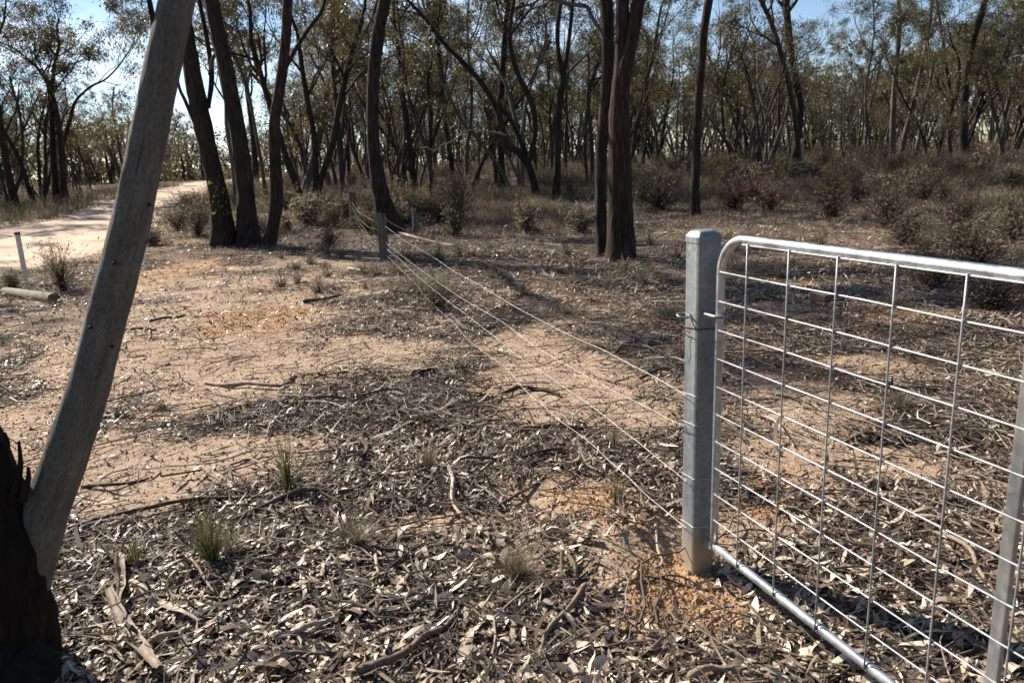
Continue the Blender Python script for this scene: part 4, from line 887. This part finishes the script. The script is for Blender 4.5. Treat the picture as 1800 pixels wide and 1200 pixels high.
# wires of the fence tied round the post
WZ = [z_on(1212, y, PC) for y in (583, 701, 752, 846, 930)]
for q, z in enumerate(WZ):
    h = PW / 2 + 0.0025; loop = []
    for k4 in range(0, 33):
        a = k4 / 32 * 2 * math.pi; c, s = math.cos(a), math.sin(a); m = max(abs(c), abs(s)); m = m * 0.9 + 0.1
        loop.append((pc[0] + h * (c / m * ux[0] + s / m * uy[0]), pc[1] + h * (c / m * ux[1] + s / m * uy[1]), z - 0.006 * (c + s)))
    curve_tube("wire_tie", loop, 0.0016 if q else 0.0022, "rust" if q == 0 else "plain_wire", post, 90, 5, L0)
# gate
s0 = np.array([0.778, 2.417]); gd = np.array([0.326, -0.945]); gd /= np.linalg.norm(gd); gn = np.array([gd[1], -gd[0]])
def on_gate(px, py):
    d = ray(px, py); A = np.array([[gd[0], -d[0]], [gd[1], -d[1]]]); s, t = np.linalg.solve(A, -s0); return s, EYE + t * d[2]
sh = on_gate(1259, 800)[0]; sb = 0.5 * (on_gate(1797, 770)[0] + on_gate(1752, 1195)[0]); zt = on_gate(1500, 446)[1]; print("gate", sh, sb, zt, on_gate(1560, 455), on_gate(1400, 1075))
gate = empty("mesh_gate", (s0[0] + gd[0] * sh, s0[1] + gd[1] * sh, 0), "galvanised farm gate of silver tube and welded wire mesh at right", "gate")
GL = np.array(gate.location); SW = 3.3; ZB = 0.125; TR = 0.0148
def gp(s, z, off=0.0): return (s0[0] + gd[0] * s + gn[0] * off, s0[1] + gd[1] * s + gn[1] * off, z)
arc = [gp(sh, z) for z in np.linspace(ZB, zt - 0.125, 14)] + [gp(sh + 0.125 * (1 - math.cos(t)), zt - 0.125 + 0.125 * math.sin(t)) for t in np.linspace(0.12, 1.57, 12)] + [gp(s, zt) for s in np.linspace(sh + 0.27, SW - 0.125, 16)] + \
      [gp(SW - 0.125 * (1 - math.cos(t)), zt - 0.125 + 0.125 * math.sin(t)) for t in np.linspace(1.45, 0, 12)] + [gp(SW, z) for z in np.linspace(zt - 0.22, ZB, 10)]
P = np.array(arc); V, f = tubes(P, np.full(len(P), TR), 16, True, None, (gn[0], gn[1], 0)); b = MB(); b.add(V, f); b.build("gate_frame", MAT["tube"], gate, True, GL)
P = np.array([gp(s, ZB) for s in np.linspace(sh + 0.01, SW, 30)]); V, f = tubes(P, np.full(30, TR), 16, True); b = MB(); b.add(V, f); b.build("bottom_rail", MAT["tube"], gate, True, GL)
zs = np.linspace(ZB + TR * 0.8, zt - TR * 0.95, 12); NW = 0.0026
for z in zs:
    P = np.array([gp(s, z, 0.0125) for s in np.linspace(sh + 0.012 if z < zt - 0.1 else sh + 0.13, SW, 12)]); P[1:-1, 2] += np.random.default_rng(int(z * 999)).normal(0, 0.0008, 10)
    V, f = tubes(P, np.full(12, NW), 6, True); b = MB(); b.add(V, f); b.build("horizontal_wire", MAT["mesh_wire"], gate, True, GL)
sv = np.arange(0.017, SW - 0.05, 0.197)
for s in sv:
    P = np.array([gp(s, z, 0.0125 + 0.0046) for z in np.linspace(ZB - 0.004, zt - TR * 0.6, 8)])
    V, f = tubes(P, np.full(8, NW), 6, True); b = MB(); b.add(V, f); b.build("vertical_wire", MAT["mesh_wire"], gate, True, GL)
for s in sv[:8]:                                # wire wraps holding the mesh to the bottom rail
    t = np.linspace(0, 2 * np.pi, 22); P = np.array([gp(s + 0.006 * a / 6.28, ZB + (TR + 0.0018) * math.sin(a), (TR + 0.0018) * math.cos(a)) for a in t]); V, f = tubes(P, np.full(22, 0.0017), 5, True, None, (gd[0], gd[1], 0)); b = MB(); b.add(V, f); b.build("wire_wrap", MAT["mesh_wire"], gate, True, GL)
for s in (sb, 2.2):
    c = gp(s, (ZB + zt) / 2, 0.006); V, f = box(c, 0.030, 0.016, zt - ZB - 2 * TR + 0.004, math.atan2(gd[1], gd[0]), 0.003); b = MB(); b.add(V, f); b.build("upright_bar", MAT["tube"], gate, False, GL)
zh = on_gate(1256, 552)[1]; c = np.array(gp(sh, zh)); n3 = np.array([*gn, 0]); g3 = np.array([*gd, 0])
ub = [c - g3 * 0.075 - n3 * 0.026, c - g3 * 0.02 - n3 * 0.026] + [c + g3 * 0.026 * math.sin(t) - n3 * 0.026 * math.cos(t) for t in np.linspace(0.2, 2.94, 8)] + [c - g3 * 0.02 + n3 * 0.026, c - g3 * 0.06 + n3 * 0.026]
curve_tube("hinge_bolt", ub, 0.006, "galv", gate, 50, 8, GL)
zl = ZB + 0.03; c = np.array(gp(sh, zl)); V, f = box(c - g3 * 0.028 + [0, 0, -0.035], 0.05, 0.022, 0.03, math.atan2(gd[1], gd[0]), 0.004); b = MB(); b.add(V, f); b.build("bottom_hinge", MAT["galv"], gate, False, GL)
# ------------------------------------------------------------------ wire fence
FA, FB = np.array([0.63, 2.64]), np.array([-2.16, 12.98]); fd = FB - FA; fd /= np.linalg.norm(fd)
def on_fence(px, py):
    d = ray(px, py); A = np.array([[fd[0], -d[0]], [fd[1], -d[1]]]); s, t = np.linalg.solve(A, -FA); return np.array([FA[0] + fd[0] * s, FA[1] + fd[1] * s, EYE + t * d[2]])
WPX = [[(1212, 583), (1144, 556), (1069, 531), (975, 509), (862, 466), (799, 437.5), (743, 419), (716, 406.5), (688, 392), (674, 382)],
       [(1205, 695), (1200, 691), (1144, 659), (1050, 610), (956, 567), (862, 512), (802.5, 479), (762, 452), (730.5, 434), (705, 419), (680, 400)],
       [(1205, 746), (1192, 743), (1102, 698), (1012, 651), (937, 606), (881, 565), (802, 518), (750, 481), (715, 456), (680, 428)],
       [(1205, 842), (1200, 839), (1125, 779), (1050, 722), (975, 668), (919, 632), (862, 586), (787, 529), (739, 490), (703, 456), (682, 440)],
       [(1203, 926), (1197, 921), (1113, 848), (1042, 782), (975, 730), (919, 681), (885, 644), (825, 599), (795, 565), (757, 531), (727, 496), (683, 452)]]
WL = ["rusty barbed wire, topmost strand from the gate post to the wooden posts", "topmost plain wire of the fence, just below the rusty barbed strand", "second plain wire down, knotted left of the gate post", "third plain wire down, running from the gate post to the wooden posts", "lowest plain wire of the fence, nearest the leaf litter"]
FP2 = G(622, 402); FP3 = G(606, 358)
for q, (px, lab) in enumerate(zip(WPX, WL)):
    P = [on_fence(*p) for p in px]; P = np.array(P)
    for i in range(len(P)): P[i, 2] = max(P[i, 2], float(hz(P[i, 0], P[i, 1])) + 0.03)
    hts = [0.75, 0.62, 0.47, 0.33, 0.2][q]; rngw = np.random.default_rng(q)
    ext = []
    for (A, B2) in ((P[-1], FP2), (FP2, FP3)):
        for t in np.linspace(0.2, 1, 5):
            x, y = A[0] + (B2[0] - A[0]) * t, A[1] + (B2[1] - A[1]) * t; ext.append([x, y, float(hz(x, y)) + hts + rngw.normal(0, 0.03) - 0.08 * (1 - abs(2 * t - 1))])
    P = np.vstack([P, ext]); Q = spline(P, 240); Q += np.stack([np.interp(np.arange(240), np.linspace(0, 239, 50), rngw.normal(0, 0.0022, 50)) for _ in range(3)], 1); r = 0.0014 if q else 0.0013
    V, f = tubes(Q, np.full(240, r), 5, True); b = MB(); b.add(V, f)
    if q == 0:                                    # second strand and the barbs
        Lc = np.concatenate([[0], np.cumsum(np.linalg.norm(np.diff(Q, axis=0), axis=1))]); s = np.arange(0, Lc[-1], 0.012); Z = np.stack([np.interp(s, Lc, Q[:, k]) for k in range(3)], 1); Z[:, 0] += 0.0024 * np.cos(s * 130); Z[:, 2] += 0.0024 * np.sin(s * 130)
        V, f = tubes(Z, np.full(len(s), 0.0014), 4); b.add(V, f)
        for s1 in np.arange(0.05, min(Lc[-1], 14), 0.115):
            c = np.array([np.interp(s1, Lc, Q[:, k]) for k in range(3)])
            for e in range(2):
                d = norm(rngw.normal(0, 1, 3)) * 0.015; V, f = tubes(np.array([c - d, c, c + d]), np.array([0.0006, 0.0014, 0.0006]), 4); b.add(V, f)
        tail = spline(np.array([on_fence(1200, 576), on_fence(1196, 592), on_fence(1197, 610), on_fence(1194, 622)]), 14); V, f = tubes(tail, np.full(14, 0.0016), 4); b.add(V, f)
    if q in (2, 3):
        c = P[1]; kn = [c + 0.007 * np.array([math.cos(t), 0.4 * math.sin(2 * t), math.sin(t)]) + fd[0] * 0 for t in np.linspace(0, 14, 40)]; V, f = tubes(np.array(kn), np.full(40, 0.0016), 4); b.add(V, f)
    o = b.build("fence_wire", MAT["rust" if q == 0 else "plain_wire"], None, True); tag(o, lab, "wire", "strands of the wire fence")
def wood_post(px, py, top, wpx, label, seed, lean=0.0, broken=False):
    g = G(px, py); dep = proj(g)[2]; rng = np.random.default_rng(seed); h = (py - top) * dep / FPX; r = wpx / 2 * dep / FPX
    P = [(0, 0, -0.25), (0, 0, 0), (lean * 0.3, 0, h * 0.35), (lean * 0.6, 0, h * 0.7), (lean, 0, h)]
    n = 18; Q = spline(np.array(P, float), n); k = 10; a = np.arange(k) * 2 * np.pi / k; R = r * np.ones((n, k)) * (1 + 0.22 * vnoise(np.cos(a)[None] * 2 + 9 + seed, np.linspace(0, 3, n)[:, None] + np.sin(a)[None] * 2, 1, seed))
    if broken: R *= np.linspace(1.15, 0.35, n)[:, None]
    V, f = tubes(Q[None], R[None], k, True); V = V.reshape(n, k, 3); V[-1, :, 2] += (rng.random(k) - 0.5) * (0.16 if broken else 0.05) * h; V = V.reshape(-1, 3)
    b = MB(); b.add(V, f); o = b.build("fence_post", MAT["old_wood"], None, False); o.location = (g[0], g[1], float(hz(g[0], g[1]))); return tag(o, label, "fence post" if not broken else "stump")
wood_post(676, 458, 378, 17, "nearest weathered wooden fence post in front of the flared trunk", 1)
wood_post(622, 402, 340, 12, "second wooden fence post left of the flared trunk", 2, 0.04)
wood_post(604, 360, 327, 12, "third wooden fence post, half hidden in the scrub", 3, 0.08)
wood_post(579, 338, 302, 10, "farthest dark wooden fence post deep in the scrub", 4, -0.05)
o = wood_post(734, 408, 368, 15, "broken pointed grey stump right of the flared trunk", 5, -0.06, True); o.name = "tree_stump"
# ------------------------------------------------------------------ leaning tree at left
def leaning_tree():
    rng = np.random.default_rng(91); root = empty("leaning_tree", (-1.62, 2.1, 0), "pale grey leaning gum trunk rising from a charred base at the left edge", "tree"); L = np.array(root.location)
    px = [(36, 1105), (52, 1005), (80, 902), (116, 800), (150, 700), (177, 600), (203, 500), (228, 400), (249, 300), (269, 200), (290, 100), (311, 0), (330, -90), (346, -180)]
    wd = [80, 86, 84, 81, 77, 75, 74, 72, 70, 68, 68, 67, 64, 60]
    P = np.array([at_y(a, c, 2.15 - 0.02 * i * 0) for i, (a, c) in enumerate(px)]); R = np.array(wd) / 2 * np.array([proj(p)[2] for p in P]) / FPX * 0.88
    d = P[-1] - P[-2]; d /= np.linalg.norm(d); T = []; tips = []; q = P[-1]; r = R[-1]
    for i in range(4): d = d + rng.normal(0, 0.08, 3) + [0, 0, 0.05]; d /= np.linalg.norm(d); q = q + d * 0.6; P = np.vstack([P, q]); r *= 0.9; R = np.append(R, r)
    k, n = 40, 260; V, f, Q, rr = bark_tube(rng, P, R, k, n, 0.03, 0, 0.07); b = MB(); b.add(V, f, bark_tube.co)
    for e in range(3):
        i = int(n * [0.78, 0.9, 0.99][e]); dd = Q[i] - Q[i - 1]; dd /= np.linalg.norm(dd); grow(rng, Q[i], dd + perp_rand(rng, dd) * 0.7 + [0.2, 0, 0], 1.3, rr[i] * 0.6, 2, T, tips)
    Vt, ft = tubes(np.array([t[0] for t in T]), np.array([t[1] for t in T]), 7); b.add(Vt, ft, Vt); b.build("trunk", MAT["bark_pale"], root, True, L)
    bp = np.array([at_y(a, c, 2.14) for a, c in [(276, 62), (268, 30), (260, -10), (250, -70)]]); V, f = tubes(spline(bp, 10), np.linspace(0.009, 0.006, 10), 7); b = MB(); b.add(V, f); b.build("branch", MAT["bark_dark"], root, True, L)
    # knots
    for a, c in [(158, 575), (197, 609), (200, 462), (262, 360)]:
        g = at_y(a, c, 2.08); dd = norm(np.array([0, 0, EYE]) - g); V, f = tubes(np.array([g - dd * 0.02, g + dd * 0.009, g + dd * 0.014]), np.array([0.006, 0.0038, 0.001]), 7, True); b = MB(); b.add(V, f); b.build("knot", MAT["bark_burnt"], root, True, L)
    # charred base and old second stem
    base = G(28, 1250); Pb = [base - [0.02, 0, 0.2], base] + [at_y(a, c, 2.12) for a, c in [(18, 1150), (10, 1060), (0, 960), (-22, 870), (-42, 800), (-62, 740)]]
    Rb = np.array([0.16, 0.145, 0.130, 0.125, 0.12, 0.098, 0.088, 0.072]); V, f, Q, rr = bark_tube(rng, np.array(Pb), Rb, 36, 120, 0.09, 0.15, 0.1)
    b = MB(); V = V.reshape(120, 36, 3); V[-1, :, 2] += rng.random(36) * 0.06; V = V.reshape(-1, 3); b.add(V, f); b.add(*tubes(np.array([Q[-1], Q[-1] + [0, 0, 0.01]]), np.array([rr[-1], 0.01]), 12)); b.build("charred_stem", MAT["bark_burnt"], root, True, L)
    for pts in ([(20, 880), (30, 850), (36, 815), (33, 775)], [(38, 880), (44, 860), (50, 838), (49, 820)], [(5, 800), (12, 780), (8, 760)]):
        Pp = np.array([at_y(a, c, 2.06) for a, c in pts]); V, f = tubes(spline(Pp, 9), np.linspace(0.014, 0.004, 9), 7, True); b = MB(); b.add(V, f); b.build("bark_spike", MAT["bark_burnt"], root, True, L)
    V, f, t = crown_leaves(rng, tips, 30, 0.12); mesh_obj("crown", V, [f], MAT["leaf"], root, False, t, L)
leaning_tree()
# ------------------------------------------------------------------ fallen sticks, bark, stones
def stick(px, wpx, tint, label, flat=1.0, name="fallen_stick", lift=0.006, cat="stick", seed=0):
    P = np.array([G(*p) for p in px]); dep = np.array([proj(p)[2] for p in P]).mean(); r = wpx * 0.62 * dep / FPX; n = 6 * len(P); Q = spline(P, n); rng = np.random.default_rng(seed + int(px[0][0]))
    Q[:, 2] = hz(Q[:, 0], Q[:, 1]) + r * 0.7 + lift + 0.03 * litter_density(Q[:, 0], Q[:, 1]) + 0.012 * np.sin(np.linspace(0, 7, n) + n); Q[:, 2] = np.convolve(np.pad(Q[:, 2], 3, 'edge'), np.ones(7) / 7, 'valid')
    R = r * np.linspace(1, 0.55, n)[:, None] * (1 + 0.16 * rng.normal(0, 1, (n, 8))); R[0] *= 0.7; R[-1] *= 0.5
    V, f = tubes(Q[None], R[None], 8, True); loc = np.array([P[0][0], P[0][1], float(hz(P[0][0], P[0][1]))]); b = MB(); b.add(V, f, np.clip(tint + rng.normal(0, 0.07, len(V)), 0, 1)); return tag(b.build(name, MAT["stick"], None, True, loc), label, cat)
def strip(px, wpx, tint, label, curl=0.5, lift=0.012, seed=0):
    P = np.array([G(*p) for p in px]); dep = np.array([proj(p)[2] for p in P]).mean(); w_ = 0.8 * wpx * dep / FPX; n = 8 * len(P); Q = spline(P, n); rng = np.random.default_rng(seed + int(px[0][1])); Q[:, 2] = hz(Q[:, 0], Q[:, 1]) + lift + 0.03 * litter_density(Q[:, 0], Q[:, 1])
    Q[:, 2] += 0.03 * np.abs(np.linspace(-1, 1, n)) ** 3 * rng.random() + 0.012 * np.sin(np.linspace(0, 9, n))
    T = norm(np.gradient(Q, axis=0)); S = norm(np.cross(T, [0, 0, 1.0])); m = 7; v = np.linspace(-1, 1, m); wp = w_ * 0.5 * (np.sin(np.linspace(0.25, 2.9, n)) ** 0.6)
    tw = np.linspace(-0.5, 0.6, n) * rng.normal(0, 1.2); ed = 1 + 0.22 * np.stack([np.interp(np.arange(n), np.linspace(0, n - 1, 7), rng.normal(0, 1, 7)) for _ in range(m)], 1) + 0.03 * rng.normal(0, 1, (n, m)); nz = 0.003 * rng.normal(0, 1, (1, m)) * np.ones((n, 1))
    V = Q[:, None] + S[:, None] * (v[None] * wp[:, None] * np.cos(tw)[:, None] * ed)[..., None]; V[..., 2] += (v[None] ** 2 * wp[:, None] * curl + v[None] * wp[:, None] * np.sin(tw)[:, None] * 0.6) + nz
    U = V - np.array([0, 0, 0.0035]); V = np.concatenate([V.reshape(-1, 3), U.reshape(-1, 3)]); i = np.arange(n - 1)[:, None] * m; j = np.arange(m - 1)[None]
    f = np.stack([i + j, i + j + 1, i + m + j + 1, i + m + j], -1).reshape(-1, 4); N = n * m; sd_ = []
    for e in (0, m - 1): ii = np.arange(n - 1) * m + e; sd_.append(np.stack([ii, ii + m, ii + m + N, ii + N], 1))
    loc = np.array([P[0][0], P[0][1], float(hz(P[0][0], P[0][1]))]); b = MB(); tt = np.repeat(np.tile(rng.normal(0, 0.09, m), (n, 1)).reshape(1, -1), 2, 0).ravel(); b.add(V, [f, f[:, ::-1] + N] + sd_, np.clip(tint + tt + rng.normal(0, 0.05, len(V)), 0, 1)); return tag(b.build("bark_strip", MAT["stick"], None, False, loc), label, "bark")
for px, wd, t, lab in [
    ([(790, 837), (798, 868), (796, 896), (816, 919)], 7, 0.9, "short bleached stick standing out at the centre of the litter"),
    ([(872, 902), (920, 876), (968, 841)], 5, 0.2, "thin dark stick slanting towards the orange soil patch"),
    ([(1029, 1031), (1003, 1079), (962, 1116), (948, 1160)], 9, 0.5, "curved grey stick in the litter at the bottom right of centre"),
    ([(630, 1200), (710, 1171), (747, 1141), (775, 1118), (804, 1092)], 12, 0.35, "thick bent brown branch at the bottom left of centre"),
    ([(511, 1134), (556, 1117), (600, 1095)], 11, 0.75, "tan stick with a peeled side at lower left"),
    ([(264, 1152), (300, 1138), (341, 1119)], 10, 0.7, "short pale brown stick beside the long grey bark strip"),
    ([(143, 852), (183, 855), (225, 850), (264, 841)], 6, 0.12, "dark stick on the sand right of the pale leaning trunk"),
    ([(120, 938), (210, 912), (315, 892), (400, 884), (480, 880)], 8, 0.15, "long dark branch along the edge between sand and litter"),
    ([(410, 925), (520, 885), (600, 880), (660, 862)], 8, 0.2, "long dark branch behind the tall green tussock"),
    ([(360, 672), (400, 680), (437, 680), (483, 683), (503, 676), (519, 659)], 7, 0.62, "bowed grey stick with an upturned end on the pale sand"),
    ([(263, 565), (295, 562), (327, 555)], 5, 0.18, "small dark stick on the red gravel"),
    ([(220, 585), (250, 584), (277, 582)], 4, 0.15, "thin dark twig touching the right side of the pale leaning trunk"),
    ([(612, 472), (640, 480), (665, 481), (688, 486)], 4, 0.85, "white stick lying in front of the nearest wooden fence post"),
    ([(700, 411), (726, 421), (760, 430), (800, 437)], 4, 0.66, "long bleached fallen branch right of the flared trunk"),
    ([(1125, 664), (1160, 654), (1204, 643)], 5, 0.15, "dark stick on the sand left of the gate post"),
    ([(1082, 622), (1100, 610), (1120, 600)], 5, 0.15, "short dark stick above the pale sand patch"),
    ([(1640, 938), (1672, 955), (1705, 980), (1719, 1008), (1744, 1039)], 8, 0.55, "long bent grey stick seen through the gate beside the upright bar"),
    ([(1319, 725), (1356, 739), (1380, 760), (1396, 782)], 5, 0.8, "pale bent stick behind the second mesh column of the gate"),
    ([(1345, 690), (1400, 705), (1440, 720), (1470, 748)], 6, 0.6, "curved grey stick behind the second and third mesh columns of the gate"),
    ([(1484, 778), (1530, 768), (1580, 778)], 7, 0.15, "dark bowed stick behind the third mesh column of the gate"),
    ([(1120, 1014), (1165, 1022), (1200, 1024), (1272, 1034)], 4, 0.15, "thin dark stick in front of the gate post foot"),
    ([(1130, 1028), (1180, 1012), (1225, 1020), (1258, 1038)], 3.5, 0.2, "thin crossing twig just in front of the gate post foot"),
    ([(1152, 937), (1156, 971), (1164, 986), (1148, 998)], 5, 0.8, "pale crooked twig left of the gate post foot"),
    ([(533, 533), (565, 531), (602, 522)], 6, 0.12, "dark stick on the ground left of the nearest wooden fence post"),
    ([(1000, 990), (1012, 1020), (990, 1052)], 8, 0.3, "dark stick beside the fuzzy olive tuft at bottom centre"),
    ([(450, 1195), (520, 1172), (590, 1168)], 7, 0.3, "grey brown stick at the bottom edge left of the thick branch"),
    ([(660, 985), (664, 1010), (670, 1038)], 6, 0.85, "short white stick below the fuzzy grey tuft"),
    ([(330, 1000), (352, 1022), (380, 1062)], 5, 0.6, "thin stick crossing under the wide mixed tussock"),
    ([(1210, 1200), (1250, 1192), (1290, 1190)], 12, 0.5, "thick grey stick end at the bottom edge below the gate post")]:
    stick(px, wd, t, lab)
for px, wd, t, lab, cu in [
    ([(196, 1068), (220, 1120), (250, 1160), (285, 1215)], 34, 0.62, "long wide grey bark strip at lower left beside the charred base", 0.25),
    ([(232, 1046), (280, 1078), (352, 1114)], 22, 0.78, "pale tapered bark strip pointing right at lower left", 0.3),
    ([(212, 1000), (218, 1040), (214, 1092)], 20, 0.6, "reddish curled bark piece standing beside the green blades", 0.9),
    ([(1045, 1055), (1076, 1066), (1112, 1080)], 15, 0.9, "bleached bark slab left of the orange soil by the post", 0.3),
    ([(840, 715), (885, 737), (911, 760), (970, 762), (1027, 767)], 13, 0.08, "long dark bark strip across the centre of the litter", 0.5),
    ([(881, 692), (926, 679), (960, 681), (982, 693)], 11, 0.1, "dark curled bark strip under the plain wires", 0.6),
    ([(810, 829), (890, 818), (990, 808)], 8, 0.1, "straight dark bark strip below the centre", 0.5),
    ([(725, 668), (744, 655), (772, 660)], 16, 0.08, "dark curled bark lump on the litter left of the wires", 0.9),
    ([(630, 780), (640, 800), (628, 830)], 22, 0.35, "grey peeled bark piece left of the centre litter", 0.7),
    ([(1120, 930), (1140, 920), (1160, 925)], 14, 0.6, "pale flat bark chip on the orange soil left of the gate post", 0.3),
    ([(485, 1150), (540, 1130), (600, 1140)], 20, 0.5, "grey split bark slab at the bottom left", 0.3),
    ([(550, 708), (620, 704), (690, 696)], 8, 0.12, "thin dark bark strip at the edge of the sand left of centre", 0.5),
    ([(580, 1040), (600, 1075), (640, 1110)], 14, 0.45, "grey brown bark strip left of the white stick", 0.4)]:
    strip(px, wd, t, lab, cu)
def stone(px, py, wpx, mat, label, seed, flat=0.75, name="stone"):
    import bmesh
    g = G(px, py); r = wpx / 2 * proj(g)[2] / FPX; bm = bmesh.new(); bmesh.ops.create_icosphere(bm, subdivisions=3, radius=1)
    P = np.array([v.co[:] for v in bm.verts]); F = np.array([[v.index for v in f.verts] for f in bm.faces]); bm.free()
    n = vnoise(P[:, 0] * 2 + seed, P[:, 1] * 2 + P[:, 2] * 1.7, 1, seed) * 0.7 + vnoise(P[:, 0] * 5 + P[:, 2] * 4, P[:, 1] * 5, 1, seed + 1) * 0.35
    P = P * (1 + n)[:, None] * [1, 0.85, flat] * r; b = MB(); b.add(P, [F]); o = b.build(name, MAT[mat], None, False); o.location = (g[0], g[1], float(hz(g[0], g[1])) + r * 0.45); return tag(o, label, "stone")
stone(1346, 860, 30, "stone", "round red brown stone behind the first mesh column of the gate", 1)
stone(1380, 897, 26, "clod", "flat pinkish stone behind the second mesh column of the gate", 2, 0.4)
stone(1226, 1052, 14, "clod", "small orange stone in front of the gate post", 3)
stone(172, 1100, 22, "clod", "orange clay clod beside the charred tree base", 4)
stone(1780, 1100, 26, "stone", "red brown stone at the right edge behind the upright bar", 5)
stone(1330, 1000, 12, "clod", "small pink pebble under the gate bottom rail", 6, 0.6)
stone(722, 450, 8, "clod", "tiny pale pebble right of the nearest wooden fence post", 7, 0.6)
# block on the ground behind the gate
g = G(1447, 538); blk = empty("clay_block", (g[0], g[1], float(hz(g[0], g[1]))), "orange block with a mossy grey top in the shade behind the gate", "block")
V, f = box((0, 0, 0.05), 0.17, 0.22, 0.11, 0.35, 0.006); b = MB(); b.add(V, f); b.build("block_body", MAT["brick"], blk)
V, f = box((0, 0, 0.109), 0.165, 0.215, 0.012, 0.35, 0.004); b = MB(); b.add(V, f); b.build("mossy_top", MAT["moss"], blk)
# ------------------------------------------------------------------ road side things
g = G(47, 498); dep = proj(g)[2]; mk = empty("marker_post", (g[0], g[1], float(hz(g[0], g[1]))), "slim white road marker post with a black top beside the gravel road", "marker post"); hm = 90 * dep / FPX; tl = np.array([0.0, 0])
P = np.array([(0, 0, -0.1), (tl[0] * 0.5, 0, hm * 0.5), (tl[0] * 0.965, 0, hm * 0.965)]); V, f = tubes(spline(P, 8), np.full(8, 0.042), 10, True); V[:, 1] *= 0.5; b = MB(); b.add(V, f); b.build("post_body", MAT["white"], mk)
P = np.array([(tl[0] * 0.955, 0, hm * 0.955), (tl[0] * 1.0, 0, hm * 1.005)]); V, f = tubes(P, np.full(2, 0.047), 10, True); V[:, 1] *= 0.55; b = MB(); b.add(V, f); b.build("black_top", MAT["black"], mk)
a, c = G(96, 532), G(-30, 528); r = 0.088; lg = empty("fallen_log", (a[0], a[1], float(hz(a[0], a[1]))), "pale cut log lying on the verge in front of the marker post", "log"); L = np.array(lg.location)
a = np.array([a[0], a[1], L[2] + r * 0.35]); c = np.array([c[0], c[1] + 0.5, float(hz(c[0], c[1])) + r * 0.3]); V, f, Q, rr = bark_tube(np.random.default_rng(2), np.array([a, a * 0.6 + c * 0.4, c]), [r, r * 0.96, r * 0.9], 14, 24, 0.03); b = MB(); b.add(V, f); b.build("log_body", MAT["log_bark"], lg, True, L)
d = norm(a - c); V, f = tubes(np.array([a - d * 0.02, a + d * 0.006]), np.array([r * 0.99, r * 0.97]), 14, True); b = MB(); b.add(V, f); b.build("cut_face", MAT["cut_wood"], lg, False, L)
g = G(64, 364); sg = empty("road_sign", (g[0], g[1], float(hz(g[0], g[1]))), "small white sign on a thin dark pole far across the road at left", "sign"); hs = 38 * proj(g)[2] / FPX
V, f = tubes(np.array([(0, 0, -0.1), (0, 0, hs)]), np.array([0.03, 0.03]), 6, True); b = MB(); b.add(V, f); b.build("pole", MAT["black"], sg)
V, f = box((-0.25, -0.03, hs - 0.06), 0.36, 0.02, 0.15, 0.1, 0.004); b = MB(); b.add(V, f); b.build("sign_plate", MAT["white"], sg)
for o in bpy.data.objects:
    if o.type == 'MESH' and not o.users_collection: bpy.data.objects.remove(o)
